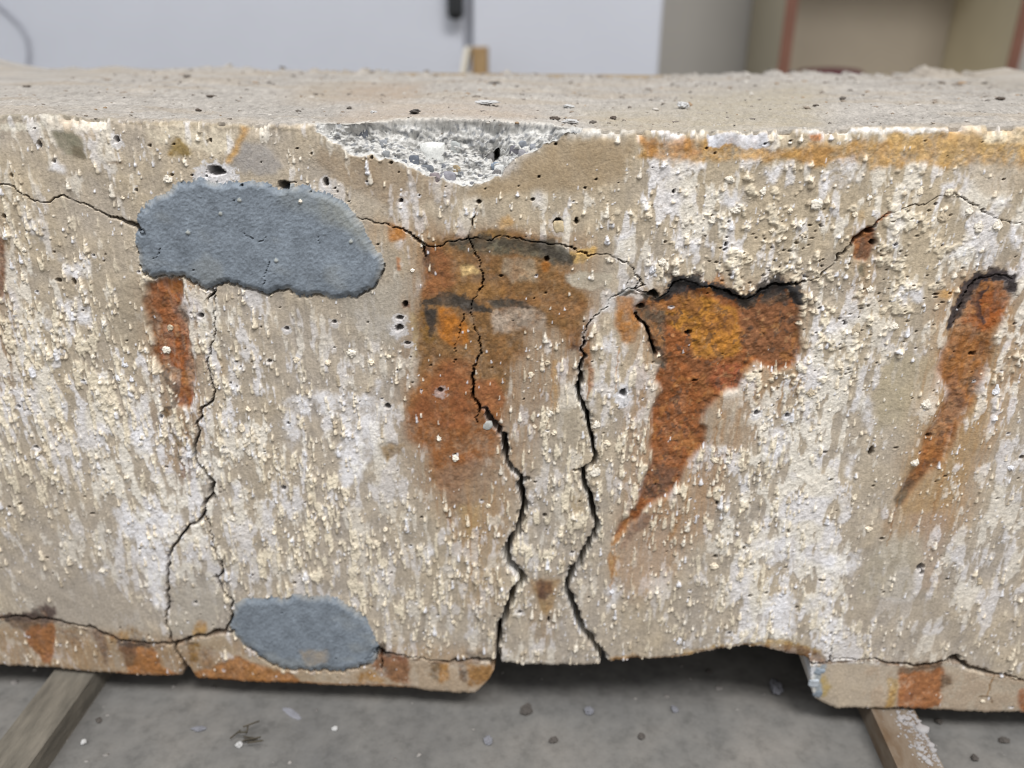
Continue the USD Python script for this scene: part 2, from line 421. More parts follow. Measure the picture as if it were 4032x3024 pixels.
for q in (T20((980, 1060), (1080, 1020), (1140, 1100), (1120, 1200), (1040, 1210), (900, 1240), (890, 1180)), T20((530, 1090), (640, 1070), (640, 1190), (560, 1200), (520, 1150)),
          T20((1690, 1150), (1760, 1140), (1750, 1240), (1690, 1240)), T20((2000, 1290), (2070, 1260), (2130, 1300), (2100, 1360), (2000, 1340)), T20((2120, 1480), (2212, 1460), (2212, 1659), (2130, 1600)),
          T20((40, 1560), (130, 1540), (120, 1620), (50, 1640)), T20((210, 1270), (400, 1230), (400, 1330), (260, 1360)), T20((1740, 1590), (1900, 1560), (1880, 1659), (1760, 1659)),
          FA((840, 450), (950, 470), (940, 550), (850, 560)), FA((1800, 330), (1920, 290), (1930, 400), (1830, 430)), FA((1640, 820), (1690, 810), (1690, 940), (1630, 950)), FA((1690, 930), (1760, 920), (1740, 980), (1680, 960)),
          FA((1780, 1060), (1840, 1040), (1850, 1120), (1780, 1200), (1750, 1290)), FA((1860, 1410), (1970, 1400), (1990, 1560), (1950, 1640), (1880, 1560)), FA((1660, 1430), (1710, 1430), (1690, 1640), (1640, 1640)),
          FA((70, 880), (180, 920), (170, 1060), (80, 1060)), FA((130, 320), (190, 330), (180, 380), (130, 370)), FA((260, 650), (320, 630), (320, 710), (280, 720)),
          T21((1380, 240), (1450, 190), (1460, 330), (1420, 300)), T21((1490, 220), (1580, 200), (1560, 300), (1490, 290)), T21((880, 430), (950, 430), (990, 500), (960, 520)), T21((1140, 960), (1230, 870), (1245, 1000), (1230, 1180), (1150, 1080)),
          T21((490, 1200), (620, 1100), (690, 1180), (680, 1300), (520, 1310)), T21((400, 830), (450, 740), (490, 780), (470, 880), (400, 890)), T21((770, 650), (850, 640), (860, 700), (790, 720)), T21((1060, 1290), (1110, 1270), (1110, 1420), (1070, 1420)),
          T22((490, 200), (700, 150), (800, 220), (780, 330), (560, 330)), T22((430, 620), (700, 480), (740, 600), (730, 780), (600, 820), (430, 800)), T22((890, 720), (1040, 680), (1050, 830), (960, 900), (900, 860)), T22((880, 280), (1160, 260), (1100, 420), (900, 380)),
          T01((820, 1090), (900, 1110), (980, 1230), (920, 1260), (860, 1180)), T01((430, 290), (560, 260), (600, 380), (560, 450), (470, 400)), T01((290, 380), (340, 370), (400, 500), (360, 545), (310, 450)), T01((1480, 640), (1550, 640), (1570, 740), (1510, 880), (1480, 860)),
          T01((1850, 990), (1930, 990), (1930, 1200), (1880, 1270), (1850, 1150)), T01((1820, 930), (2212, 860), (2212, 1000), (1950, 1010)), T01((410, 50), (600, 40), (610, 120), (420, 130)), T02((730, 0), (1180, 0), (1190, 90), (1080, 250), (1060, 600), (1000, 640), (940, 400), (900, 200), (760, 120)),
          T00((330, 1020), (410, 1020), (420, 1100), (330, 1130)), T00((190, 1420), (260, 1440), (250, 1560), (190, 1500)), T12((510, 240), (570, 210), (600, 300), (550, 380)), T11((0, 900), (180, 860), (240, 1300), (60, 1500), (0, 1480)),
          T11((200, 820), (225, 820), (260, 1180), (240, 1280), (205, 1100)), T10((380, 1260), (430, 1200), (440, 1400), (370, 1400)), T12((1720, 470), (1780, 460), (1770, 620), (1730, 630)), T12((1340, 720), (1450, 740), (1440, 760), (1350, 760))):
    stain(q, (226, 223, 224), 0.75, 0.6, 2.4, 1.0)
    w, m = poly_mask(S_of(q), 2.2, 0.35)
    H[w] += m * 0.12

# smooth bare beige areas
for q, c in ((T21((1320, 650), (1640, 660), (1640, 850), (1500, 1050), (1240, 1150), (1280, 800)), (178, 165, 138)), (T21((160, 1020), (260, 940), (400, 900), (420, 1200), (180, 1260), (110, 1130)), (176, 166, 150)),
             (T22((1180, 320), (1420, 80), (1530, 100), (1500, 560), (1150, 560)), (170, 160, 142)), (T20((1780, 1080), (2212, 1060), (2212, 1250), (1950, 1250)), (186, 172, 142)), (T22((1080, 560), (1700, 560), (1650, 680), (1080, 680)), (170, 158, 142)),
             (T11((-60, 150), (300, 200), (500, 100), (470, 560), (420, 600), (200, 560), (60, 400)), (170, 162, 150)), (T11((1400, 1000), (1560, 980), (1560, 1200), (1400, 1180)), (172, 160, 142)), (T01((760, 180), (930, 220), (950, 560), (860, 620), (700, 480)), (160, 147, 128)),
             (T02((100, 450), (600, 430), (900, 620), (1000, 800), (640, 770), (300, 690)), (164, 154, 142)), (T02((1110, 500), (1400, 420), (1440, 560), (1400, 760), (1120, 820)), (172, 164, 152))):
    stain(q, c, 0.65, 1.2, 2.0, 0.3)
    w, m = poly_mask(S_of(q), 1.5, 0.8)
    SMOOTH[w] = np.maximum(SMOOTH[w], m * 0.7)

# thin rust washed down over the face: wide, weak and streaked
def wash(pts, rgb, a, soft=3.0):
    w, m = poly_mask(S_of(pts), 3.0, soft)
    blend(w, rgb, m * a * np.clip(0.45 + 1.5 * (m_vert[w] - 0.25), 0.1, 1.2))
wash(OV((890, 480), (1280, 500), (1300, 720), (1180, 900), (1100, 1150), (1000, 1200), (900, 1060), (860, 900)), (152, 124, 96), 0.75)
wash(OV((1370, 620), (1740, 600), (1750, 820), (1620, 950), (1520, 1150), (1400, 1300), (1310, 1260), (1340, 1100)), (164, 130, 96), 0.65)
wash(OV((2040, 600), (2212, 580), (2230, 800), (2150, 980), (2060, 1180), (1920, 1150), (1960, 960)), (168, 134, 98), 0.7)
wash(OV((300, 600), (440, 600), (450, 900), (420, 1040), (360, 1020), (320, 820)), (158, 128, 98), 0.65)
wash(OV((-60, 480), (30, 480), (30, 860), (-60, 860)), (150, 120, 90), 0.6)
wash(OV((1000, 1040), (1090, 1040), (1080, 1320), (1010, 1320)), (166, 138, 106), 0.5)
wash(OV((1140, 1240), (1210, 1240), (1200, 1390), (1150, 1390)), (150, 122, 92), 0.45, 1.5)
wash(OV((1840, 480), (1910, 480), (1890, 660), (1840, 660)), (160, 130, 98), 0.5, 2.0)
wash(OV((780, 470), (940, 470), (930, 560), (800, 540)), (168, 138, 104), 0.5, 2.0)
wash(OV((-60, 1360), (1060, 1400), (1060, 1500), (-60, 1460)), (160, 128, 92), 0.6, 2.0)
# rust zone between the large patch and the first wide crack
stain(FA((340, 330), (420, 290), (560, 260), (700, 280), (770, 240), (900, 200), (1050, 210), (1200, 260), (1350, 280), (1500, 380), (1520, 480), (1480, 600), (1600, 700), (1640, 800), (1600, 900), (1590, 1050), (1480, 1090), (1400, 1000), (1300, 960),
         (1150, 1040), (1150, 1200), (1050, 1300), (1000, 1500), (960, 1659), (190, 1659), (280, 1400), (300, 1250), (270, 1000), (280, 850), (320, 780), (340, 600)), (134, 98, 64), 0.93, 1.4, 1.2, 0.5, 'rust')
stain(FA((350, 350), (450, 330), (560, 420), (580, 620), (480, 720), (340, 760), (330, 560)), (138, 90, 60), 0.85, 0.9, 1.0, 0.6, 'rust')
stain(T11((480, 840), (600, 700), (760, 640), (850, 700), (860, 900), (920, 800), (1010, 820), (1060, 900), (1050, 1020), (1000, 1250), (900, 1400), (800, 1500), (700, 1560), (650, 1500), (600, 1400), (560, 1260), (430, 1180), (400, 1100)), (146, 94, 58), 0.88, 1.8, 1.4, 0.5, 'rust')
stain(T11((450, 1000), (700, 700), (840, 700), (850, 900), (880, 1060), (760, 1120), (560, 1120)), (146, 90, 58), 0.8, 1.2, 1.2, 0.5, 'rust')
stain(T11((860, 800), (1000, 800), (1060, 900), (1050, 980), (900, 1010)), (154, 98, 66), 0.75, 0.6, 0.8, 0.3, 'rust')
stain(T11((620, 1400), (760, 1350), (1000, 1300), (1040, 1400), (900, 1580), (760, 1640), (680, 1590)), (146, 122, 92), 0.6, 0.9, 1.2, 0.5, 'rust')
stain(T12((740, -40), (900, -60), (880, 100), (860, 420), (840, 430), (820, 160)), (176, 144, 104), 0.6, 0.9, 0.8, 0.5)
stain(FA((460, 800), (560, 840), (680, 980), (690, 1100), (560, 1120), (460, 1060)), (174, 108, 46), 0.95, 0.5, 0.7, 0.45, 'rust')
stain(FA((300, 860), (350, 850), (460, 1100), (340, 1100), (290, 1000)), (138, 100, 52), 0.8, 0.5, 0.7, 0.5, 'rust')
stain(FA((340, 830), (440, 830), (440, 950), (380, 980), (350, 920)), (66, 60, 54), 0.9, 0.4, 0.6, 0.5, 'rust')
stain(FA((440, 740), (540, 720), (700, 760), (830, 850), (700, 880), (560, 810)), (84, 78, 72), 0.85, 0.4, 0.8, 0.6, 'rust')
stain(FA((580, 330), (760, 320), (1000, 280), (1200, 320), (1330, 300), (1500, 380), (1520, 470), (1380, 480), (1240, 420), (1000, 400), (800, 410), (620, 390)), (104, 97, 80), 0.85, 0.6, 0.9, 0.5, 'rust')
stain(FA((1230, 270), (1380, 290), (1500, 400), (1500, 480), (1370, 490), (1240, 420)), (90, 84, 74), 0.7, 0.5, 0.8, 0.4, 'rust')
stain(FA((770, 240), (880, 190), (1000, 210), (1030, 250), (900, 280), (780, 300)), (128, 98, 62), 0.8, 0.4, 0.8, 0.6, 'rust')
stain(FA((600, 650), (800, 600), (960, 600), (1000, 720), (760, 760), (600, 740)), (152, 110, 68), 0.85, 0.5, 0.7, 0.5, 'rust')
stain(FA((720, 570), (950, 560), (940, 620), (700, 640)), (120, 96, 64), 0.6, 0.5, 0.7, 0.3, 'rust')
stain(FA((880, 780), (1150, 760), (1180, 830), (1000, 830), (880, 840)), (94, 88, 80), 0.85, 0.4, 0.6, 0.7, 'rust')
stain(FA((870, 860), (1150, 810), (1300, 850), (1300, 1000), (900, 1020)), (176, 160, 134), 0.75, 0.6, 0.9, 0.6)
stain(FA((960, 430), (1220, 440), (1230, 600), (1050, 640), (960, 540)), (156, 140, 118), 0.7, 0.5, 0.9, 0.4)
stain(FA((1460, 590), (1560, 530), (1840, 560), (1800, 660), (1680, 700), (1500, 640)), (184, 174, 156), 0.8, 0.4, 0.8, 0.4)
stain(FA((620, 500), (700, 470), (790, 560), (640, 570)), (222, 186, 134), 0.8, 0.4, 0.8, 0.6)
stain(FA((50, 160), (180, 190), (190, 300), (80, 300)), (182, 122, 66), 0.85, 0.5, 1.0, 0.6, 'rust')
stain(FA((920, 130), (1000, 110), (1070, 170), (960, 200)), (206, 162, 112), 0.75, 0.6, 0.9, 0.6)
stain(FA((1500, 390), (1580, 350), (1700, 330), (1700, 390), (1620, 460), (1520, 470)), (208, 168, 108), 0.8, 0.4, 0.9, 0.6)
stain(FA((1270, 470), (1340, 470), (1330, 540), (1290, 550)), (168, 106, 50), 0.85, 0.4, 0.5, 0.4, 'rust')
stain(FA((1480, 990), (1590, 990), (1650, 1130), (1680, 1300), (1600, 1300), (1560, 1150), (1480, 1190)), (126, 88, 58), 0.85, 0.7, 0.9, 0.5, 'rust')
stain(FA((1640, 1290), (1690, 1300), (1680, 1450), (1640, 1520)), (154, 96, 52), 0.8, 0.4, 0.4, 0.4, 'rust')
stain(FA((1360, 1250), (1400, 1240), (1400, 1659), (1370, 1659)), (188, 146, 100), 0.55, 0.4, 0.5, 0.6)
stain(FA((1860, 730), (2000, 740), (2060, 940), (2000, 1120), (1920, 1100), (1850, 980)), (168, 114, 66), 0.8, 0.7, 1.0, 0.6, 'rust')
stain(FA((170, 790), (230, 780), (230, 830), (180, 830)), (96, 56, 34), 0.8, 0.3, 0.4, 0.4, 'rust')
stain(FA((230, 860), (300, 900), (290, 1200), (260, 1250), (250, 1000)), (184, 156, 112), 0.6, 0.5, 0.7, 0.4)
stain(FA((1180, 700), (1300, 720), (1420, 700), (1640, 800), (1560, 920), (1340, 860)), (142, 102, 70), 0.75, 0.8, 0.9, 0.7, 'rust')
stain(FA((120, 430), (150, 430), (160, 530), (130, 540)), (176, 112, 70), 0.7, 0.3, 0.3, 0.4)
stain(FA((360, 340), (400, 340), (390, 480), (350, 500)), (84, 66, 54), 0.7, 0.3, 0.7, 0.8, 'rust')
stain(T11((255, 1230), (330, 1200), (415, 1220), (400, 1260), (310, 1330), (270, 1300)), (142, 112, 74), 0.75, 0.5, 0.8, 0.5)

# rust under the large patch
stain(OV((318, 608), (385, 600), (395, 620), (392, 660), (402, 690), (408, 740), (418, 780), (422, 810), (422, 850), (415, 880), (397, 885), (385, 870), (375, 830), (350, 800), (325, 770), (330, 730), (318, 690), (308, 650)), (142, 98, 70), 0.85, 0.6, 0.9, 0.4, 'rust', deep=0.9)
stain(T01((960, 170), (1170, 160), (1180, 260), (1130, 360), (1180, 430), (1220, 520), (1220, 650), (1190, 780), (1180, 860), (1260, 880), (1250, 970), (1150, 970), (1170, 760), (1060, 700), (1010, 620), (1050, 420), (960, 300)), (152, 88, 50), 0.85, 0.5, 0.8, 0.35, 'rust', deep=0.5)
stain(T01((1140, 330), (1210, 300), (1220, 420), (1160, 400)), (130, 112, 98), 0.7, 0.4, 0.6, 0.3)
stain(T01((1080, 720), (1160, 740), (1160, 860), (1110, 850)), (176, 150, 122), 0.7, 0.4, 0.6, 0.5)
stain(T01((1290, 260), (1350, 300), (1340, 520), (1300, 540)), (172, 146, 104), 0.5, 0.8, 0.8, 0.4)
stain(T01((1400, 600), (1470, 680), (1460, 800), (1400, 760)), (180, 150, 116), 0.5, 0.8, 0.8, 0.4)
stroke(T01((1050, 720), (1075, 790), (1130, 850), (1150, 890), (1130, 970), (1075, 1000)), [1.05, 1.57, 1.22], (86, 80, 74), 0.85, seed=3)
stroke(T01((1075, 1000), (1100, 1080), (1120, 1150), (1150, 1210), (1160, 1300), (1190, 1360)), [1.57, 1.93, 1.22, 1.93, 1.40], (104, 90, 66), 0.8, seed=4)
stroke(T01((1170, 1330), (1195, 1380), (1190, 1430)), [0.9, 0.7], (146, 100, 62), 0.7, seed=5)
stain(OV((-30, 500), (10, 515), (14, 560), (10, 640), (-30, 690)), (118, 76, 52), 0.85, 0.5, 0.8, 0.5, 'rust')

# big rust spall right of the second wide crack
C_OUT = FB((230, 520), (330, 450), (400, 400), (490, 430), (560, 390), (600, 310), (700, 280), (830, 310), (930, 320), (1050, 360), (1180, 410), (1290, 450), (1400, 410), (1500, 350), (1620, 310), (1720, 310), (1800, 390), (1840, 520), (1850, 700), (1840, 900), (1800, 1040),
           (1720, 1110), (1600, 1130), (1480, 1090), (1380, 1050), (1320, 1130), (1270, 1230), (1240, 1320), (1150, 1330), (1080, 1380), (1000, 1450), (930, 1530), (880, 1659)) + OV((1525, 925), (1520, 960), (1500, 985), (1480, 1010), (1465, 1050), (1440, 1075), (1410, 1090), (1380, 1120), (1345, 1150),
           (1325, 1165), (1340, 1135), (1370, 1100), (1380, 1070), (1390, 1040), (1405, 1010), (1405, 960)) + FB((400, 1659), (420, 1480), (490, 1400), (480, 1300), (430, 1200), (450, 1130), (500, 1060), (440, 980), (390, 800), (350, 700), (250, 600))
stain(C_OUT, (146, 88, 52), 0.96, 0.7, 0.9, 0.2, 'rust', deep=1.0)
stain(FB((680, 380), (1000, 420), (1100, 520), (1250, 560), (1260, 760), (1280, 950), (1200, 1000), (1000, 1030), (800, 980), (780, 780), (560, 700), (520, 560)), (174, 118, 54), 0.9, 0.6, 1.0, 0.6)
stain(FB((960, 560), (1230, 600), (1230, 900), (1050, 980), (900, 860)), (188, 124, 58), 0.6, 0.6, 1.0, 0.6)
stain(FB((1280, 540), (1400, 500), (1640, 380), (1840, 560), (1830, 900), (1700, 1080), (1400, 1000), (1290, 900)), (132, 88, 62), 0.85, 0.5, 1.0, 0.5)
stain(FB((1000, 1080), (1290, 1080), (1260, 1300), (1080, 1330), (950, 1250)), (150, 86, 60), 0.7, 0.5, 1.0, 0.5)
stain(FB((240, 520), (480, 480), (560, 560), (520, 760), (560, 1000), (540, 1140), (480, 1060), (400, 760), (300, 640)), (96, 84, 70), 0.75, 0.5, 1.0, 0.9)
stain(OV((1400, 1000), (1470, 1020), (1440, 1072), (1400, 1085), (1380, 1070)), (112, 88, 66), 0.6, 0.5, 0.8, 0.8)
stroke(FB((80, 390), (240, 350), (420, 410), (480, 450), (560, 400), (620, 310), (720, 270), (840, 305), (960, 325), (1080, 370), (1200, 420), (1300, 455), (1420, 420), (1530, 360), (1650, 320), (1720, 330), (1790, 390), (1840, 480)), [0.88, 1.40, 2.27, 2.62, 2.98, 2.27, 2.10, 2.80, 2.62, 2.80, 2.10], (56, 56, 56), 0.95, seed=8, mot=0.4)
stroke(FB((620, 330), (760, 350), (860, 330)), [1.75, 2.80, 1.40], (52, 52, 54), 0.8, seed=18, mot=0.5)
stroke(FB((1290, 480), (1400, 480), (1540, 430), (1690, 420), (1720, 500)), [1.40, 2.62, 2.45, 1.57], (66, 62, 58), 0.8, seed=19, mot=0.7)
stroke(FB((250, 570), (340, 670), (400, 800), (450, 960), (520, 1120)), [1.05, 1.40, 2.10, 1.75], (80, 78, 70), 0.8, seed=9)
for q, r in (((770, 780), 0.9), ((530, 830), 0.8), ((940, 540), 0.6), ((660, 910), 0.6), ((500, 950), 0.9), ((1720, 750), 0.6), ((1360, 940), 0.6), ((700, 570), 0.5)):
    stroke(FB((q[0] - 15, q[1] - 10), (q[0] + 10, q[1] + 20)), [r * 0.6, r * 0.8], (74, 62, 54), 0.85, seed=int(q[0]))
stain(FB((880, 350), (1100, 330), (1110, 200), (1060, 190), (1000, 270), (920, 250)), (186, 118, 56), 0.6, 0.4, 0.7, 0.8)

# rust spall at the far right
D_OUT = OV((2078, 655), (2095, 620), (2120, 602), (2150, 598), (2180, 600), (2195, 640), (2180, 660), (2165, 700), (2150, 720), (2145, 760), (2135, 800), (2115, 840), (2105, 870), (2080, 900), (2065, 930), (2050, 970), (2030, 1010), (2000, 1030), (1975, 1055), (1945, 1085), (1935, 1095), (1945, 1060),
           (1970, 1020), (1990, 995), (1990, 950), (2010, 920), (2030, 890), (2045, 850), (2022, 800), (2030, 770), (2045, 740), (2060, 700))
stain(OV((2020, 780), (2060, 690), (2160, 760), (2130, 880), (2110, 960), (2080, 1060), (2000, 1120), (1930, 1110), (1940, 1040), (1985, 960), (2030, 880)), (172, 140, 104), 0.55, 1.2, 1.2, 0.4)
stain(D_OUT, (148, 96, 56), 0.9, 1.1, 0.8, 0.4, 'rust', deep=0.7)
stain(OV((2100, 640), (2180, 620), (2170, 690), (2130, 720), (2080, 700)), (158, 88, 46), 0.7, 0.6, 0.8, 0.5)
stain(OV((2000, 960), (2080, 900), (2060, 960), (2010, 1010), (1980, 1020)), (160, 102, 62), 0.5, 0.8, 0.8, 0.4)
stain(OV((1935, 1100), (1930, 1080), (1960, 1030), (1980, 1045), (1960, 1070)), (106, 92, 74), 0.85, 0.5, 0.7, 0.4)
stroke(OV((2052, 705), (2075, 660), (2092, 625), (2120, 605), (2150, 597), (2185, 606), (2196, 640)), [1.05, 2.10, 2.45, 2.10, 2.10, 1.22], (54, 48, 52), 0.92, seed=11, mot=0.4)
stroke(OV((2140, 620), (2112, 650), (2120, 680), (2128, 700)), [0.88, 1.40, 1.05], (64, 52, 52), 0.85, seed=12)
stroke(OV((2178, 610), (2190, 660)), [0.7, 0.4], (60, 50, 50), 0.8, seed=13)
stain(OV((2190, 640), (2240, 620), (2240, 780), (2190, 700)), (150, 132, 104), 0.5, 0.8, 0.8, 0.4)
# small rust nest on the upper right crack
stain(FC((180, 860), (330, 760), (430, 740), (450, 900), (380, 1050), (300, 1160), (190, 1100)), (132, 84, 58), 0.92, 0.4, 0.8, 0.4, 'rust', deep=0.6)
stain(FC((230, 1200), (330, 1180), (300, 1330), (230, 1310)), (112, 110, 92), 0.7, 0.4, 0.6, 0.4)
stain(FC((140, 560), (300, 520), (320, 640), (180, 660)), (196, 164, 128), 0.6, 0.5, 0.8, 0.6)
stroke(FC((440, 690), (520, 610), (610, 560)), [0.4, 0.6, 0.4], (166, 92, 44), 0.8, seed=14)
stain(FC((1180, 1480), (1370, 1460), (1360, 1580), (1200, 1600)), (206, 156, 98), 0.6, 0.4, 0.7, 0.6)

# rust drips low on the right of the second crack, the brown blot between the cracks
stain(T12((1960, 10), (2060, 0), (1930, 140), (1850, 230), (1790, 260), (1850, 130)), (136, 108, 82), 0.75, 0.4, 0.7, 0.6)
stain(T12((1780, 150), (1850, 120), (1780, 200), (1740, 220)), (176, 120, 66), 0.7, 0.4, 0.5, 0.6)
stain(T12((1740, 280), (1800, 290), (1790, 420), (1740, 430)), (186, 136, 78), 0.65, 0.5, 0.6, 0.6)
stain(T12((1800, 200), (2150, 60), (2120, 280), (1860, 600), (1790, 520)), (176, 152, 122), 0.45, 1.2, 1.2, 0.5)
stain(T12((2180, 20), (2212, 20), (2130, 200), (2110, 180)), (168, 120, 74), 0.7, 0.4, 0.4, 0.5)
stain(T12((1220, 440), (1420, 440), (1390, 560), (1340, 680), (1300, 650), (1270, 560)), (158, 128, 94), 0.75, 0.5, 0.7, 0.4)
stain(T12((1260, 450), (1370, 450), (1375, 520), (1330, 575), (1275, 555)), (98, 74, 52), 0.92, 0.4, 0.6, 0.3)
stain(T11((1480, 1550), (1560, 1540), (1580, 1659), (1500, 1659)), (178, 150, 112), 0.4, 0.6, 0.7, 0.5)
stain(T22((1250, -20), (1400, 0), (1330, 140), (1290, 160), (1320, 40)), (164, 140, 104), 0.6, 0.5, 0.6, 0.5)
stain(T22((1450, 0), (1720, 0), (1660, 520), (1540, 500), (1560, 160)), (170, 146, 120), 0.45, 1.0, 1.0, 0.5)
stroke(T21((760, 760), (740, 850), (720, 1000), (715, 1200)), [0.35, 0.25], (146, 122, 90), 0.6, seed=21)
stain(T21((600, 740), (710, 730), (720, 830), (650, 870), (600, 810)), (140, 124, 94), 0.75, 0.5, 0.6, 0.3)
stain(T12((1740, 950), (1900, 920), (1930, 960), (1760, 985)), (172, 128, 76), 0.7, 0.5, 0.7, 0.7)
stain(T12((1860, 940), (1930, 930), (1940, 980), (1880, 985)), (84, 60, 44), 0.8, 0.3, 0.5, 0.5)
stain(T22((0, 900), (300, 860), (640, 820), (900, 890), (930, 960), (600, 890), (400, 860), (120, 915), (0, 940)), (184, 150, 98), 0.75, 0.4, 0.9, 0.9)
stain(T22((600, 860), (780, 860), (920, 940), (940, 990), (800, 960), (650, 910)), (120, 92, 62), 0.75, 0.4, 0.8, 0.7)

# the strips of cover along the bottom
stain(T02((-60, 690), (120, 690), (430, 735), (700, 800), (1000, 870), (1180, 870), (1450, 800), (1560, 950), (1800, 1010), (2212, 1040), (2212, 1180), (-60, 1100)) + T12((60, 1040)), (180, 168, 138), 0.8, 0.5, 0.5, 0.3, 'smooth')
stain(T12((0, 1040), (240, 950), (430, 940), (700, 975), (1010, 985), (1010, 1190), (0, 1160)), (186, 172, 144), 0.8, 0.5, 0.5, 0.3, 'smooth')
stain(T22((860, 990), (960, 975), (1400, 1000), (1700, 990), (1850, 1030), (2260, 1100), (2260, 1330), (860, 1330)), (182, 168, 138), 0.8, 0.5, 0.5, 0.3, 'smooth')
stain(T02((160, 740), (330, 710), (360, 760), (355, 890), (330, 985), (290, 985), (250, 930), (180, 850)), (150, 86, 46), 0.9, 0.5, 0.7, 0.35)
stain(T02((20, 690), (200, 640), (290, 590), (370, 640), (350, 720), (200, 740), (100, 770)), (96, 82, 76), 0.85, 0.5, 1.8, 0.9)
stain(T02((370, 735), (500, 770), (535, 880), (470, 850), (400, 800)), (130, 106, 72), 0.8, 0.6, 1.4, 0.9)
stain(T02((590, 760), (660, 775), (710, 900), (690, 1010), (650, 920)), (106, 92, 86), 0.85, 0.6, 1.2, 0.7)
stain(T02((700, 810), (830, 740), (920, 760), (930, 850), (720, 850)), (150, 116, 76), 0.7, 0.5, 1.8, 1.1)
stain(T02((790, 850), (870, 850), (1000, 890), (1060, 1010), (1150, 1060), (850, 1060), (820, 950)), (168, 102, 48), 0.92, 0.6, 1.4, 0.7)
stain(T02((770, 845), (870, 850), (880, 940), (860, 1010), (810, 960)), (86, 66, 58), 0.85, 0.6, 1.4, 0.7)
stain(T02((900, 790), (960, 830), (1000, 860), (920, 850)), (74, 72, 72), 0.8, 0.5, 1.2, 0.9)
stain(T02((1230, 1060), (1400, 990), (1540, 930), (1700, 1000), (1900, 1050), (1960, 1120), (1270, 1090)), (168, 106, 50), 0.9, 0.5, 0.9, 0.45)
stain(T02((1215, 850), (1290, 850), (1290, 980), (1240, 1000), (1225, 930)), (140, 106, 56), 0.8, 0.5, 1.2, 1.1)
stain(T02((1300, 880), (1380, 880), (1370, 1000), (1310, 1020)), (134, 112, 84), 0.7, 0.5, 1.4, 1.1)
stain(T02((1280, 720), (1330, 700), (1340, 790), (1240, 810)), (176, 136, 84), 0.7, 0.5, 1.4, 1.1)
stain(T02((1900, 890), (2130, 900), (2120, 960), (1950, 950)), (172, 158, 140), 0.3, 0.5, 1.4, 1.1)
stain(T12((190, 960), (300, 890), (430, 930), (450, 1130), (330, 1095), (230, 1050)), (140, 96, 76), 0.9, 0.6, 1.4, 0.9)
stain(T12((230, 860), (290, 850), (310, 910), (240, 910)), (72, 64, 58), 0.85, 0.4, 1.0, 0.7)
stain(T12((100, 1060), (200, 1030), (280, 1100), (120, 1100)), (172, 124, 64), 0.8, 0.6, 1.4, 0.9)
stain(T12((580, 985), (640, 985), (640, 1090), (570, 1060)), (98, 90, 72), 0.85, 0.6, 1.0, 0.7)
stain(T12((630, 990), (690, 990), (690, 1090), (640, 1110)), (172, 122, 66), 0.85, 0.6, 1.0, 0.7)
stain(T12((800, 985), (1000, 990), (970, 1070), (930, 1110), (820, 1140)), (154, 110, 64), 0.9, 0.6, 1.2, 0.7)
stain(T12((755, 985), (800, 985), (810, 1110), (770, 1100)), (78, 64, 58), 0.88, 0.5, 1.0, 0.7)
stain(T12((800, 905), (980, 905), (980, 970), (840, 965)), (120, 108, 94), 0.7, 0.5, 1.2, 1.1)
stain(T22((1395, 1050), (1520, 1030), (1690, 1000), (1705, 1060), (1660, 1240), (1550, 1290), (1380, 1280), (1400, 1150)), (166, 98, 48), 0.94, 0.5, 1.2, 0.7)
stain(T22((1440, 1180), (1520, 1170), (1500, 1230), (1430, 1220)), (122, 66, 36), 0.7, 0.5, 1.2, 0.9)
stain(T22((1340, 1080), (1400, 1080), (1370, 1260), (1300, 1280)), (178, 142, 82), 0.8, 0.5, 1.0, 0.5)
stain(T22((1670, 1040), (1730, 1060), (1740, 1130), (1680, 1150)), (96, 82, 66), 0.8, 0.5, 1.0, 0.9)
stain(T22((1390, 1010), (1500, 990), (1660, 960), (1690, 1010), (1500, 1040), (1400, 1060)), (98, 80, 64), 0.8, 0.5, 1.4, 1.1)
stroke(T22((2015, 1060), (1990, 1130), (1970, 1190)), [0.45, 0.35], (142, 104, 50), 0.8, seed=31)
stroke(T22((1920, 1195), (1990, 1195), (2010, 1240)), [0.6, 0.5], (84, 70, 44), 0.8, seed=32)
stain(T22((2170, 1160), (2240, 1140), (2240, 1310), (2190, 1300)), (150, 84, 44), 0.85, 0.6, 1.2, 0.7)
stain(T22((870, 1080), (930, 1060), (950, 1140), (900, 1220)), (168, 140, 80), 0.6, 0.5, 1.2, 0.9)
stain(T22((810, 1000), (940, 980), (900, 1080), (890, 1220), (830, 1200)), (150, 156, 160), 0.85, 0.4, 1.2, 1.1)

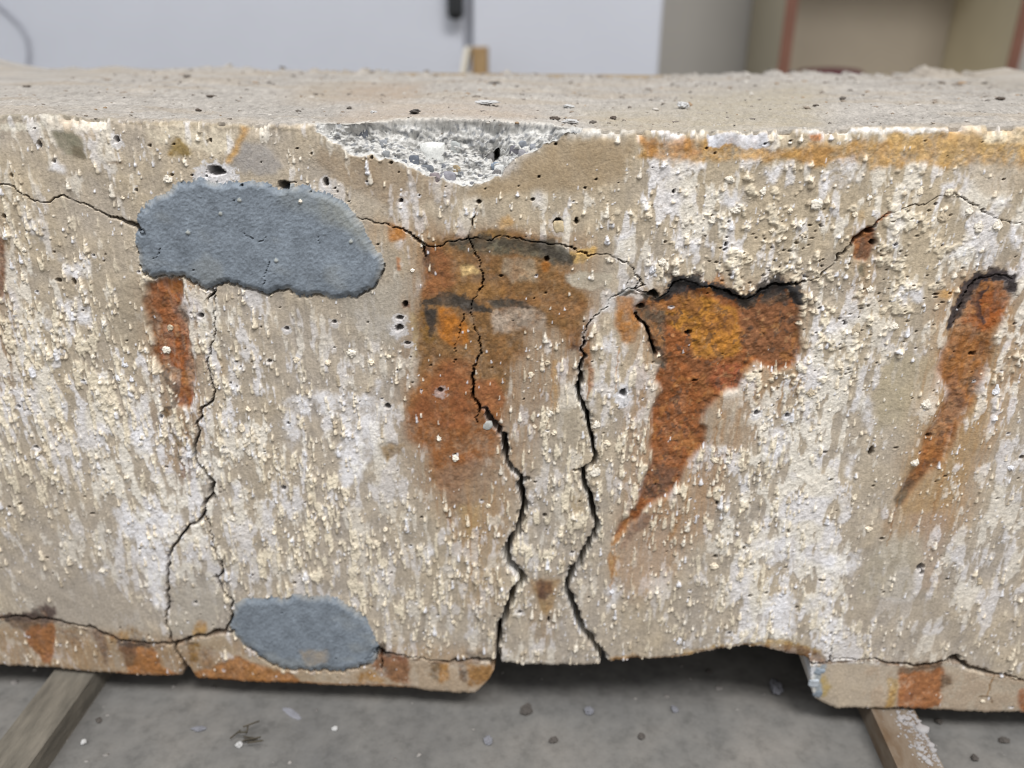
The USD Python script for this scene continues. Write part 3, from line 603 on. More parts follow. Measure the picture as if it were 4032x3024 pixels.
# washes and black scale that tie the stains together
for pts_, w_s, c_s in ((OV((1400, 1080), (1360, 1120), (1335, 1170), (1325, 1240)), [1.2, 1.0, 0.9, 0.5], (158, 108, 66)), (OV((1440, 1060), (1425, 1120), (1400, 1180)), [0.8, 0.8, 0.4], (160, 116, 76)), (OV((1325, 1165), (1318, 1230), (1320, 1290)), [0.7, 0.8, 0.4], (168, 124, 80)),
                       (OV((1500, 960), (1490, 1040), (1480, 1120)), [0.7, 0.5, 0.3], (172, 134, 92)), (OV((1560, 850), (1550, 930), (1540, 1000)), [0.7, 0.6, 0.3], (172, 134, 94)), (OV((1700, 780), (1690, 850), (1685, 900)), [0.6, 0.5, 0.3], (168, 132, 92)), (OV((1940, 1080), (1925, 1140), (1915, 1180)), [0.8, 0.6, 0.3], (150, 112, 74)),
                       (OV((2050, 950), (2030, 1060), (2010, 1130)), [0.8, 0.7, 0.3], (168, 128, 86)), (OV((930, 1000), (960, 1090), (985, 1160)), [1.2, 1.0, 0.5], (156, 116, 78)), (OV((1010, 1040), (1020, 1140), (1018, 1240)), [1.0, 0.8, 0.4], (164, 126, 86)), (OV((415, 870), (405, 960), (410, 1040)), [0.9, 0.9, 0.5], (126, 98, 70)),
                       (OV((1265, 700), (1275, 790), (1268, 860)), [0.9, 0.8, 0.4], (150, 102, 62)), (OV((1195, 780), (1190, 860), (1180, 930)), [0.5, 0.5, 0.3], (170, 130, 88)), (OV((1345, 700), (1335, 780), (1330, 840)), [0.8, 0.7, 0.4], (170, 118, 70))):
    stroke(pts_, w_s, c_s, 0.6, seed=int(pts_[0][0]), mot=1.0)
stroke(FA((560, 310), (760, 300), (1000, 310), (1250, 330), (1500, 430)), [1.6, 3.0, 2.4, 3.6, 2.0], (74, 67, 56), 0.88, seed=71)
stroke(FA((1250, 330), (1400, 400), (1500, 470)), [1.6, 2.6, 1.2], (78, 72, 64), 0.75, seed=72)
stroke(FA((340, 790), (520, 745), (700, 800), (860, 850)), [1.8, 2.6, 3.0, 1.6], (66, 59, 52), 0.88, seed=73)
stroke(FA((370, 830), (400, 960), (390, 1040)), [1.6, 2.0, 0.8], (72, 62, 54), 0.85, seed=74)
stroke(FA((880, 790), (1000, 775), (1160, 815)), [1.4, 2.2, 1.4], (74, 69, 62), 0.8, seed=75)
stroke(FA((350, 330), (360, 480), (420, 560)), [0.8, 1.4, 0.6], (92, 70, 58), 0.7, seed=76)
stroke(FA((1480, 1090), (1560, 1150), (1600, 1180)), [1.2, 1.6, 0.8], (90, 66, 54), 0.7, seed=77)
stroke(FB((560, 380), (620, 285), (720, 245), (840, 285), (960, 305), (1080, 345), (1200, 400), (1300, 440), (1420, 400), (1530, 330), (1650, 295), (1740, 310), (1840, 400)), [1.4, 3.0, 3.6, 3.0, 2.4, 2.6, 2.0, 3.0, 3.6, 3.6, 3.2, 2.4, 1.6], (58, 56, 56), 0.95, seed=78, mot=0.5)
stroke(FB((100, 400), (240, 370), (420, 420), (500, 430)), [0.7, 1.5, 1.6, 1.2], (84, 78, 70), 0.8, seed=79, mot=0.9)
stroke(FB((1240, 480), (1400, 500), (1560, 450), (1700, 440)), [1.4, 2.2, 2.0, 1.2], (76, 66, 56), 0.7, seed=80, mot=0.9)
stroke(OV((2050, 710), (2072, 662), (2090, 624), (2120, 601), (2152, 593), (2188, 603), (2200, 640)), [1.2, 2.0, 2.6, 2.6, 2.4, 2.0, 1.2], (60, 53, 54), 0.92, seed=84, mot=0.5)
stain(T02((-60, 700), (350, 720), (700, 800), (1000, 870), (1180, 870), (1450, 800), (1560, 950), (1800, 1010), (2212, 1040), (2212, 1180), (-60, 1100)), (146, 114, 82), 0.34, 1.0, 2.0, 2.8)
stain(T12((0, 1040), (240, 950), (700, 975), (1010, 985), (1010, 1190), (0, 1160)), (146, 114, 82), 0.30, 1.0, 2.0, 2.8)
stain(T22((1180, 1000), (1850, 1030), (2260, 1100), (2260, 1330), (1180, 1330)), (152, 124, 92), 0.25, 1.0, 2.0, 2.8)
stroke(T02((-60, 700), (120, 680), (350, 705), (640, 780), (880, 845), (1080, 858), (1220, 832), (1455, 785)), [2.2, 2.8, 2.0, 1.4, 2.4, 1.8, 1.2, 1.2], (92, 74, 60), 0.75, seed=85, mot=1.0)
stroke(T02((760, 1040), (1000, 1052), (1180, 1062)), [0.8, 1.2, 0.6], (160, 104, 56), 0.7, seed=86, mot=1.0)
stroke(T02((1280, 1078), (1600, 1085), (2000, 1105), (2212, 1118)) + T12((300, 1128), (480, 1136)), [1.0, 1.6, 1.2, 0.8, 1.2, 0.7], (158, 106, 58), 0.65, seed=87, mot=1.2)
stroke(T12((120, 1000), (250, 900), (430, 945), (680, 972), (850, 965), (1000, 975)), [1.4, 2.0, 1.0, 1.2, 2.0, 1.2], (96, 76, 60), 0.7, seed=88, mot=1.0)
stroke(T22((900, 985), (1180, 958), (1400, 988), (1620, 985), (1760, 965), (1950, 1035), (2212, 1090)), [0.8, 0.7, 1.4, 2.2, 1.6, 0.7, 0.7], (96, 74, 56), 0.7, seed=89, mot=1.0)
stroke(T12((1740, 965), (1900, 948), (2100, 945)) + T22((100, 915), (250, 888), (400, 868), (520, 878), (650, 908), (900, 965)), [0.6, 1.0, 0.8, 0.8, 1.2, 1.4, 1.2], (142, 104, 64), 0.65, seed=90, mot=1.3)
stroke(T02((40, 688), (200, 672), (350, 702)), [2.0, 3.2, 1.4], (74, 62, 56), 0.85, seed=95, mot=0.8)
stroke(T02((770, 840), (880, 850), (960, 862)), [1.6, 2.4, 1.2], (72, 60, 54), 0.85, seed=96, mot=0.8)
stroke(T02((1200, 850), (1280, 850)), [1.4, 1.4], (78, 72, 62), 0.8, seed=97, mot=0.8)
stroke(T12((230, 880), (300, 920)), [1.4, 1.6], (70, 60, 54), 0.85, seed=98, mot=0.8)
# top face marks (dust, chips and dark specks)
for q, c, a in ((T10((0, 690), (900, 660), (1300, 700), (1300, 780), (0, 780)), (161, 147, 134), 0.5), (T10((0, 540), (500, 540), (500, 640), (0, 640)), (154, 136, 107), 0.6), (T10((1500, 700), (2212, 660), (2212, 830), (1700, 820)), (157, 146, 126), 0.5),
                (T20((0, 600), (900, 560), (900, 820), (0, 820)), (156, 146, 127), 0.6), (T00((1900, 540), (2212, 540), (2212, 640), (1950, 660)), (147, 132, 112), 0.55), (T20((1900, 460), (2212, 450), (2212, 640), (1900, 560)), (132, 124, 112), 0.5)):
    stain(q, c, a, 3.0, 3.0, 0.4, top=True)

# ------------------------------------------------------------------ relief
crust = np.clip(1 - SMOOTH - 1.05 * RUST, 0, 1) * front_fade
H += ((m_big - 0.5) * 1.6 + (m_mid - 0.5) * 0.5 + (m_fine - 0.5) * 0.22 + (m_vert - 0.5) * 0.22 * front_fade)
sp_rough = (vfbm(XX, SS, 3.2, 3.6, 51, 5, 0.65) - 0.5)
H += -SPALL * 1.7 + SPALL * sp_rough * 1.9 + np.clip(RUST - SPALL, 0, 1) * sp_rough * 1.0
sp_c = np.clip((vfbm(XX, SS, 1.6, 2.0, 52, 3, 0.6) - 0.5) * 2.2, -0.5, 0.6)
COL *= (1 + np.clip(RUST, 0, 1) * sp_c * 0.40)[..., None]
rb = np.clip(RUST, 0, 1) * (0.35 + 0.65 * SPALL) * sstep(COL.mean(2), 0.055, 0.11)
for sd_, sc_, lo_, c_, a_ in ((53, 2.6, 0.60, (78, 68, 60), 0.6), (54, 4.4, 0.60, (172, 118, 66), 0.5), (55, 2.0, 0.66, (182, 142, 100), 0.4), (56, 7.0, 0.56, (116, 76, 50), 0.5)):
    mk = sstep(vfbm(XX, SS, sc_, sc_ * 1.2, sd_, 4, 0.62), lo_, lo_ + 0.05) * rb * a_
    COL += (lin(c_) - COL) * mk[..., None]

# white lime bloom
wn = 0.62 * vfbm(XX, SS, 3.0, 10.0, 61, 4, 0.60) + 0.38 * vfbm(XX, SS, 16, 24, 63, 3) + 0.015
bloom = sstep(wn, 0.625 - 0.235 * WHI, 0.695 - 0.235 * WHI) * crust * np.clip(WHI * 1.7, 0, 1) * 0.85
lav = sstep(vfbm(XX, SS, 9, 12, 62, 2), 0.42, 0.6)[..., None]
bcol = lin((243, 237, 226)) * (1 - lav) + lin((237, 235, 238)) * lav
COL += (bcol - COL) * (bloom * (0.65 + 0.5 * (m_fine - 0.3)).clip(0, 1))[..., None]
H += bloom * (0.10 + 0.35 * m_fine)

# crust: clumps at the upper right, runs drawn out downwards elsewhere
upr = sstep(XX, -10, 90) * sstep(SS, 150, 195)
isl = vfbm(XX, SS, 4.2, 4.8, 64, 4, 0.55) * upr + vfbm(XX + 0.35 * wb, SS, 1.9, 8.5, 65, 3, 0.52) * (1 - upr)
thr = 0.735 - 0.25 * NOD + 0.05 * (1 - upr)
thr = thr + 0.10 * (0.62 - np.clip(vfbm(XX, SS, 14, 20, 67, 3) * 1.25, 0.2, 0.95)) * 2
cru = sstep(isl, thr, thr + 0.06 + 0.03 * upr) * crust * np.clip(NOD * 2.2 - 0.25, 0, 1)
ccol = lin((236, 223, 199)) * (0.82 + 0.4 * (m_mid - 0.3))[..., None]
COL += (ccol - COL) * (cru * 0.85)[..., None]
H += cru * (0.30 + (0.55 + 0.25 * upr) * m_fine)
H -= crust * upr * 0.25 * sstep(isl, thr - 0.05, thr - 0.16) * NOD
# drips and crumbs of lime
NOD_S, WHI_S = NOD, WHI


def crumb(x, s, w, asp, hgt, rgb, a, tail=0.0):
    """One crumb: rounded below, drawn out upwards."""
    L = w * asp
    k = win(x - w * 1.5, x + w * 1.5, s - w * 1.4, s + L * 1.6)
    dx, ds = XX[k] - x, SS[k] - s
    dx = dx - tail * ds
    up = ds / (L * 1.35)
    rr = np.where(ds > 0, np.abs(up) ** 1.3, (ds / (w * 0.9)) ** 2) + (dx / (w * np.where(ds > 0, 1 - 0.45 * np.clip(up, 0, 1), 1.0))) ** 2
    pr = 1 - rr + (m_fine[k] - 0.5) * 1.3
    m = np.clip(pr, 0, 1)
    H[k] = np.maximum(H[k], H[k] + 0.0) + np.sqrt(m) * hgt
    al = sstep(pr, 0.0, 0.35) * a
    COL[k] += (rgb - COL[k]) * al[..., None].astype(np.float32)


cream, creamw, whit, tanc = lin((236, 222, 199)), lin((236, 227, 212)), lin((232, 231, 235)), lin((194, 179, 156))
s_lo, s_hi = z_rows[0], ZT - 3
tries = 24000
cx, cs = rng.uniform(XL, XR, tries), rng.uniform(s_lo, s_hi, tries)
acc = rng.random(tries)
sz = np.exp(rng.normal(-0.22, 0.40, tries))
pick = rng.random((tries, 4))
big_nodules = []
clump = vfbm(cx, cs, 9, 13, 71, 3)
for i in range(tries):
    ri, ci = min(np.searchsorted(S, cs[i]), NR - 1), min(np.searchsorted(X, cx[i]), NC - 1)
    d = NOD[ri, ci] * crust[ri, ci] * np.clip((clump[i] - 0.40) * 4.2, 0.04, 1.4)
    if acc[i] > d * 0.62:
        continue
    up_right = np.clip((cx[i] + 20) / 120, 0, 1) * np.clip((cs[i] - 170) / 40, 0, 1)
    asp = (1.8 + 4.0 * pick[i, 0] ** 1.5) * (1 - up_right) + (0.9 + 0.8 * pick[i, 0]) * up_right
    w = np.clip(0.66 * sz[i] * (1 + 0.45 * up_right), 0.32, 1.7)
    c = (cream, creamw, whit, tanc)[int(np.searchsorted([0.45, 0.68, 0.82], pick[i, 1]))]
    c = c * (0.88 + 0.16 * pick[i, 2])
    hg = min(0.35 + 0.75 * w * pick[i, 3] + 0.25 * w, 1.25)
    if w > 1.3 and len(big_nodules) < 24 and asp < 3:
        big_nodules.append((cx[i], cs[i], w, min(asp, 1.9), c, hg))
        continue
    crumb(cx[i], cs[i], w, asp, hg, c, 0.9, tail=(pick[i, 3] - 0.5) * 0.12)
# little ticks of lime, over the board marks
tries = 26000
cx, cs, acc, sz = rng.uniform(XL, XR, tries), rng.uniform(s_lo, s_hi, tries), rng.random(tries), rng.random((tries, 3))
tick_n = vfbm(cx, cs, 14, 18, 72, 3)
for i in range(tries):
    ri, ci = min(np.searchsorted(S, cs[i]), NR - 1), min(np.searchsorted(X, cx[i]), NC - 1)
    d = (0.25 + 0.75 * max(NOD[ri, ci], WHI[ri, ci])) * np.clip((tick_n[i] - 0.3) * 3, 0.05, 1) * max(crust[ri, ci], 0.10 * front_fade[ri, ci], 0.28 * (RUST[ri, ci] > 0.4) * (SPALL[ri, ci] < 0.3))
    if acc[i] > d * 0.6:
        continue
    crumb(cx[i], cs[i], 0.24 + 0.26 * sz[i, 0] ** 2, 1.2 + 3.0 * sz[i, 1], 0.20 + 0.2 * sz[i, 2], (whit, creamw)[int(sz[i, 2] > 0.5)] * 0.92, 0.78)

# ------------------------------------------------------------------ pits
def pit(x, s, rx, rs, depth, halo=0.0):
    R = max(rx, rs) * (2.2 if halo else 1.3) + 1
    k = win(x - R, x + R, s - R * 1.3, s + R)
    d = np.hypot((XX[k] - x) / rx, (SS[k] - s) / rs) + (m_fine[k] - 0.5) * 0.7
    if halo:
        m = sstep(np.hypot((XX[k] - x) / (rx * 2.4), (SS[k] - s + rs * 0.7) / (rs * 2.6)) + (m_fine[k] - 0.5) * 1.2, 1.0, 0.75)
        blend(k, (216, 214, 216), m * halo)
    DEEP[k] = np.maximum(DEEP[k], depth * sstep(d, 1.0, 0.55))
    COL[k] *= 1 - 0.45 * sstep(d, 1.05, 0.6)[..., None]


def pits(lst):
    for (u, v), rx, ry, halo in lst:
        q = S_of([(u, v)])[0]
        mmpx = 0.098 + 0.035 * np.clip((v - 480) / 2200, 0, 1)
        pit(q[0], q[1], max(rx * 0.6076 * mmpx, 0.42), max(ry * 0.6076 * mmpx, 0.42), 3.0 + 0.06 * (rx + ry), halo)


P = []
for t, lst in ((T00, [(255, 935, 14, 26, 0), (352, 1045, 9, 10, 0), (83, 1135, 11, 13, 0), (972, 943, 10, 8, 0), (1427, 795, 22, 22, 0), (1367, 908, 9, 14, 0), (755, 905, 18, 20, .6), (887, 1230, 8, 8, 0), (1115, 1133, 12, 6, 0), (2018, 995, 7, 7, 0), (1925, 963, 6, 6, 0), (2170, 1220, 6, 6, 0), (2110, 1185, 16, 28, .4), (30, 1400, 14, 14, 0), (1245, 1135, 6, 6, 0)]),
               (T10, [(320, 1055, 11, 11, 0), (385, 1303, 12, 13, 0), (890, 1310, 15, 12, 0), (1240, 1292, 12, 10, 0), (1522, 1432, 14, 22, 0), (490, 1040, 6, 6, 0), (197, 1020, 8, 14, 0), (1580, 1218, 8, 6, 0), (1280, 1145, 7, 6, 0), (1650, 1162, 7, 5, 0), (620, 1165, 10, 18, 0), (1388, 935, 5, 5, 0), (2155, 1240, 7, 16, 0)]),
               (T20, [(157, 960, 8, 8, 0), (700, 915, 10, 7, 0), (533, 932, 10, 6, 0), (2083, 1162, 6, 6, 0), (1378, 1583, 8, 10, .8), (280, 1585, 9, 16, .8), (270, 1620, 7, 7, 0), (1640, 1322, 8, 6, 0), (1945, 1360, 8, 8, 0)]),
               (T01, [(380, 155, 22, 12, 0), (485, 165, 12, 24, 0), (1303, 385, 20, 16, .3), (217, 740, 7, 7, .8), (545, 805, 8, 8, .9), (122, 975, 12, 12, .7), (182, 995, 6, 6, 0), (282, 1178, 9, 7, .5), (237, 1237, 16, 10, .6), (393, 1127, 6, 6, 0), (190, 910, 5, 5, 0), (915, 1190, 10, 6, .7), (1870, 1083, 10, 10, .9), (1455, 1240, 8, 10, .7), (1745, 680, 14, 12, .4), (1858, 470, 14, 12, .6), (2165, 427, 15, 12, .5), (1498, 822, 7, 7, .5), (1535, 683, 9, 7, .4), (1080, 1365, 14, 8, 0), (673, 1385, 8, 10, .3), (130, 1605, 12, 9, 0), (60, 1625, 10, 7, 0), (550, 1557, 7, 6, 0), (1718, 1262, 5, 5, 0), (1840, 1500, 14, 16, .5), (1045, 1043, 8, 14, .8), (400, 1525, 7, 7, .6)]),
               (T11, [(640, 868, 18, 16, .3), (300, 975, 20, 16, .4), (415, 312, 14, 22, 0), (430, 565, 18, 10, .5), (380, 400, 24, 14, .5), (375, 465, 26, 22, .6), (1035, 127, 10, 9, 0), (740, 675, 7, 7, 0), (735, 1285, 10, 7, .8), (1825, 885, 22, 28, .9), (1255, 1467, 9, 5, 0), (1330, 20, 14, 18, 0), (1182, 932, 4, 4, 0), (2020, 245, 30, 26, 0)]),
               (T21, [(80, 815, 14, 9, 0), (680, 1033, 13, 14, .8), (1052, 440, 8, 10, .5), (480, 1015, 14, 16, .7), (1878, 640, 16, 12, 0), (1897, 640, 8, 14, 0), (1595, 1168, 18, 10, 0), (1222, 1265, 14, 30, 0), (925, 1273, 12, 8, 0), (960, 1450, 10, 9, 0), (1380, 1245, 14, 6, 0), (1700, 1427, 9, 8, 0), (1235, 1490, 6, 7, 0), (2150, 440, 8, 8, 0), (2200, 1305, 14, 14, 0), (225, 1605, 9, 14, 0), (1640, 250, 22, 7, 0), (1735, 245, 8, 8, 0), (40, 505, 20, 16, 0), (2035, 1570, 8, 8, 0)]),
               (T02, [(600, 10, 18, 7, 0), (303, 295, 12, 7, 0), (1265, 590, 12, 10, .3), (1910, 458, 10, 9, 0), (908, 235, 6, 6, 0), (1637, 410, 7, 7, 0)]),
               (T12, [(1318, 25, 12, 14, 0), (1497, 265, 7, 9, .5), (1342, 705, 8, 26, 0), (1178, 130, 7, 7, 0), (1603, 557, 6, 6, 0), (325, 392, 6, 6, 0), (1155, 650, 14, 12, .4), (720, 435, 6, 6, 0), (520, 35, 7, 7, 0)]),
               (T22, [(1540, 355, 22, 26, 0), (1548, 390, 12, 20, 0), (1715, 437, 10, 9, 0), (1292, 172, 11, 9, 0), (684, 128, 9, 9, 0), (212, 290, 12, 12, 0), (436, 340, 11, 8, 0), (432, 540, 13, 9, 0), (397, 235, 9, 12, 0), (303, 788, 10, 9, .5), (737, 615, 10, 8, 0), (667, 362, 7, 7, 0), (900, 440, 20, 8, 0), (960, 785, 7, 10, 0), (38, 557, 6, 7, 0), (1300, 520, 6, 6, 0), (540, 518, 8, 8, 0), (1768, 945, 40, 24, 0)])):
    P += [(t((x, y))[0], rx, ry, h) for x, y, rx, ry, h in lst]
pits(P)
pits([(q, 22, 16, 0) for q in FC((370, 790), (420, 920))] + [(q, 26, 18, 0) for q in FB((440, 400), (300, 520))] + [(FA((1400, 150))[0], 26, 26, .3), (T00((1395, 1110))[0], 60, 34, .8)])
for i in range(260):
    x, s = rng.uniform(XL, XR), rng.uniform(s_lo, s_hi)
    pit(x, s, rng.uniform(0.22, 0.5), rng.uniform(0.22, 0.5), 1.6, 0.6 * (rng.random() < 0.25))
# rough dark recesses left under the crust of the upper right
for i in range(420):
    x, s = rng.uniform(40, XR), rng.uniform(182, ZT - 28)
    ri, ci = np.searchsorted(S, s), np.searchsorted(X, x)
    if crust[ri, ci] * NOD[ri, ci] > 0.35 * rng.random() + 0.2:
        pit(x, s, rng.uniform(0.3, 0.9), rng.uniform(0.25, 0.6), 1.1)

# ------------------------------------------------------------------ cracks
BAR = np.zeros((NR, NC), bool)


def crack(pts, width, depth, seed=1, jit=0.10, bar=True, crack_shade=0.6, white=0.0, raw=False, levels=3):
    """A crack: width and depth in mm along it. Those that go through the cover part it into pieces."""
    p = subdivide(pts if raw else S_of(pts), jit, seed, levels)
    r = np.random.default_rng(seed + 500)
    wd = np.interp(np.linspace(0, 1, len(p)), np.linspace(0, 1, len(width)), width) * (0.8 + 0.5 * r.random(len(p))) * (1 + 0.28 * sstep(np.interp(np.linspace(0, 1, len(p)), np.linspace(0, 1, len(width)), width), 0.4, 0.8))

    wd = np.where(wd < 0.3, wd * 0.5, wd)

    def fn(k, d, w):
        e = d + (m_fine[k] - 0.5) * np.minimum(w, 0.8) * 0.9
        DEEP[k] = np.maximum(DEEP[k], np.minimum(depth * 2.4, 2.0 + w * 26) * sstep(e, w + np.where(w < 0.2, 0.10, 0.13), w * 0.75) * np.where(w < 0.2, 0.08 + 0.92 * sstep(m_mid[k] * 0.5 + m_fine[k] * 0.5, 0.40, 0.58), 1.0))
        DEEP[k] = np.maximum(DEEP[k], 0.9 * np.clip(w * 2.2 - 0.7, 0, 1) * sstep(d + (m_mid[k] - 0.5) * 3.0 + (m_fine[k] - 0.5) * 1.2, w + 0.7, w + 0.1))
        if crack_shade:
            COL[k] *= 1 - crack_shade * sstep(e, w + 0.25, w * 0.5)[..., None] * 0.35  # shade painted into the colour along the crack, where thin relief reads pale
        if white:
            m = sstep(e + (m_mid[k] - 0.5) * 1.6, w + 0.9, w + 0.2) * sstep(e, w * 0.6, w + 0.1) * white
            blend(k, (216, 216, 214), m)
        if bar:
            BAR[k] |= d < 0.42
    line_field(p, wd, fn)


PATCH1 = OV((297, 487), (300, 465), (315, 440), (350, 415), (385, 392), (430, 385), (480, 395), (520, 388), (560, 390), (600, 405), (650, 398), (700, 415), (740, 430), (765, 455), (790, 500), (815, 540), (832, 560), (825, 600), (805, 625), (780, 635), (750, 645), (720, 645), (690, 638), (670, 640), (640, 635),
            (625, 625), (605, 632), (590, 637), (560, 630), (540, 625), (510, 618), (490, 615), (470, 620), (455, 628), (430, 622), (415, 612), (408, 600), (385, 598), (360, 600), (330, 600), (310, 590), (300, 575), (296, 540), (293, 510))
PATCH2 = OV((493, 1350), (500, 1330), (512, 1300), (530, 1292), (570, 1290), (590, 1285), (620, 1290), (640, 1280), (690, 1285), (725, 1290), (760, 1310), (790, 1330), (805, 1360), (822, 1395), (815, 1420), (800, 1435), (760, 1447), (720, 1450), (660, 1450), (610, 1443), (580, 1432), (555, 1415), (530, 1395), (515, 1375))

far_l, far_r = [(-1500, 720)], [(5600, 1000)]
crack(far_l + T00((0, 1197), (60, 1193), (100, 1210), (160, 1260), (215, 1295), (270, 1310), (330, 1308), (365, 1280), (400, 1265), (440, 1285), (500, 1310), (570, 1330), (640, 1365), (700, 1400), (740, 1412)), [0.16, 0.16, 0.16, 0.2, 0.22, 0.2, 0.22, 0.22, 0.3], 5, 1)
crack(T00((740, 1412), (800, 1430), (850, 1450), (890, 1465)) + OV((310, 500)), [0.3, 0.5, 0.55, 0.5], 9, 2)
crack(T01((1385, 225), (1365, 260), (1352, 300)), [0.35, 0.2], 5, 3, bar=False)
crack(T01((1405, 190), (1400, 330), (1385, 380), (1390, 440), (1397, 500), (1390, 540), (1370, 570), (1365, 620), (1348, 660), (1350, 720), (1365, 790), (1380, 850), (1388, 905), (1370, 950), (1315, 975), (1308, 1000), (1285, 1060), (1290, 1120), (1285, 1160), (1265, 1220), (1262, 1280), (1270, 1330), (1300, 1370), (1335, 1410), (1360, 1450), (1380, 1490), (1380, 1570)),
      [0.14, 0.2, 0.24, 0.26, 0.22, 0.3, 0.34, 0.3, 0.42, 0.4, 0.5, 0.6], 9, 4, white=0.06)
crack(T01((1380, 1570), (1335, 1585), (1330, 1659)) + T02((1310, 30), (1265, 75), (1230, 80), (1200, 130), (1155, 190), (1110, 255), (1090, 290), (1090, 370), (1085, 440), (1095, 500), (1090, 600), (1078, 640), (1080, 700), (1100, 760), (1112, 835), (1130, 860)), [0.5, 0.45, 0.4, 0.34, 0.4, 0.4, 0.42, 0.36, 0.3, 0.3], 8, 5)
crack(T02((1320, 20), (1345, 60), (1365, 100), (1388, 155), (1375, 220), (1410, 270), (1440, 300), (1430, 340), (1445, 395), (1400, 430), (1430, 490), (1470, 540), (1510, 580), (1500, 650), (1490, 720), (1455, 780)), [0.3, 0.2, 0.2, 0.22, 0.3, 0.5, 0.3, 0.4, 0.34], 8, 6)
crack([(-1500, 2480)] + T02((0, 690), (60, 680), (120, 670), (250, 690), (350, 700), (430, 720), (540, 740), (640, 775), (720, 800), (800, 830), (880, 840), (980, 850), (1080, 855), (1150, 850), (1220, 830), (1300, 800), (1400, 780), (1455, 780), (1520, 770)), [0.3, 0.3, 0.3, 0.45, 0.4, 0.5, 0.3, 0.25, 0.4, 0.55, 0.6, 0.65, 0.5], 9, 7)
crack(T02((1135, 860), (1160, 930), (1190, 975), (1195, 1010), (1215, 1050), (1220, 1120)), [0.5, 0.4, 0.5, 1.2, 2.4], 12, 8)
crack(T12((120, 1000), (190, 930), (250, 890), (330, 915), (430, 940), (560, 958), (680, 970), (760, 975), (850, 955), (940, 960), (1010, 970)), [0.4, 0.4, 0.6, 0.25, 0.2, 0.24, 0.5, 0.4, 0.8, 1.0], 8, 9)
crack(T12((265, 900), (270, 980), (262, 1050)), [0.4, 0.2], 5, 10, bar=False)
# first wide crack, hairline at its head
crack(T10((890, 1310), (870, 1360), (845, 1420), (830, 1500), (825, 1550), (850, 1600), (870, 1659)) + T11((890, 10)), [0.10, 0.14, 0.16, 0.2], 4, 11, bar=False)
crack(T10((825, 1548), (850, 1600), (870, 1659)) + T11((890, 10), (900, 90), (920, 150), (915, 200), (880, 260), (840, 330), (840, 380), (855, 430), (865, 480), (895, 530), (900, 580), (910, 630), (880, 665), (855, 720), (845, 790), (850, 870), (850, 920), (885, 960)), [0.12, 0.14, 0.16, 0.24, 0.26, 0.16, 0.14, 0.16, 0.2, 0.24, 0.28, 0.34, 0.36, 0.34], 9, 12)
crack(T11((885, 960), (888, 1020), (885, 1080)), [0.5, 0.3, 0.1], 7, 13, bar=False)
crack(T11((885, 960), (925, 1000)), [0.1, 0.14], 3, 43)
crack(T11((920, 985), (960, 1050), (995, 1100), (1030, 1120), (1060, 1170), (1060, 1240), (1055, 1290), (1075, 1340), (1110, 1390), (1150, 1420), (1190, 1450)), [0.3, 0.9, 0.9, 0.6, 0.75, 0.85, 0.85, 0.7, 0.7, 0.6, 0.6], 14, 14, white=0.1, jit=0.13)
crack(T11((1165, 1440), (1210, 1450)), [0.6, 0.5], 9, 15, bar=False)
crack(T11((1190, 1450), (1150, 1490), (1170, 1550), (1170, 1659)) + T12((1150, 80), (1120, 150), (1080, 220), (1065, 260), (1085, 320), (1130, 370), (1155, 400), (1185, 455), (1130, 490), (1095, 540), (1075, 610), (1060, 680), (1030, 730), (1015, 770), (1030, 850), (1020, 910), (1000, 965), (1000, 1010)),
      [0.6, 0.9, 1.0, 1.0, 1.0, 1.05, 1.0, 0.9, 1.0, 1.1, 1.0, 0.95, 0.9, 0.95, 0.95, 1.0], 15, 16, white=0.1, jit=0.13)
# second wide crack
crack(T11((1870, 120), (1855, 180), (1840, 220)), [0.1, 0.14], 3, 17, bar=False)
crack(FA((2060, 610), (2010, 680)) + T11((1840, 220), (1780, 260), (1730, 290), (1690, 350), (1640, 390), (1600, 440), (1565, 510), (1550, 600), (1545, 700), (1555, 760), (1530, 850), (1540, 910), (1570, 980), (1590, 1060), (1610, 1140), (1630, 1230), (1650, 1290), (1640, 1340), (1580, 1370), (1560, 1390), (1580, 1470), (1605, 1540), (1620, 1620), (1635, 1659)),
      [0.12, 0.12, 0.18, 0.2, 0.22, 0.26, 0.4, 0.7, 0.65, 0.6, 0.6, 0.65, 0.8, 0.7, 0.7, 0.85], 13, 18, white=0.1, jit=0.13)
crack(T11((1500, 1385), (1530, 1386), (1562, 1392)), [0.3, 0.45, 0.55], 8, 19, bar=False)
crack(T12((1635, 0), (1665, 90), (1640, 130), (1600, 210), (1560, 290), (1520, 360), (1490, 430), (1460, 490), (1490, 560), (1510, 620), (1525, 700), (1560, 770), (1620, 830), (1660, 880), (1700, 940), (1730, 1010)), [0.9, 0.8, 0.75, 0.8, 0.8, 0.85, 1.0, 1.1, 0.9, 1.0, 1.3], 14, 20, white=0.1, jit=0.13)
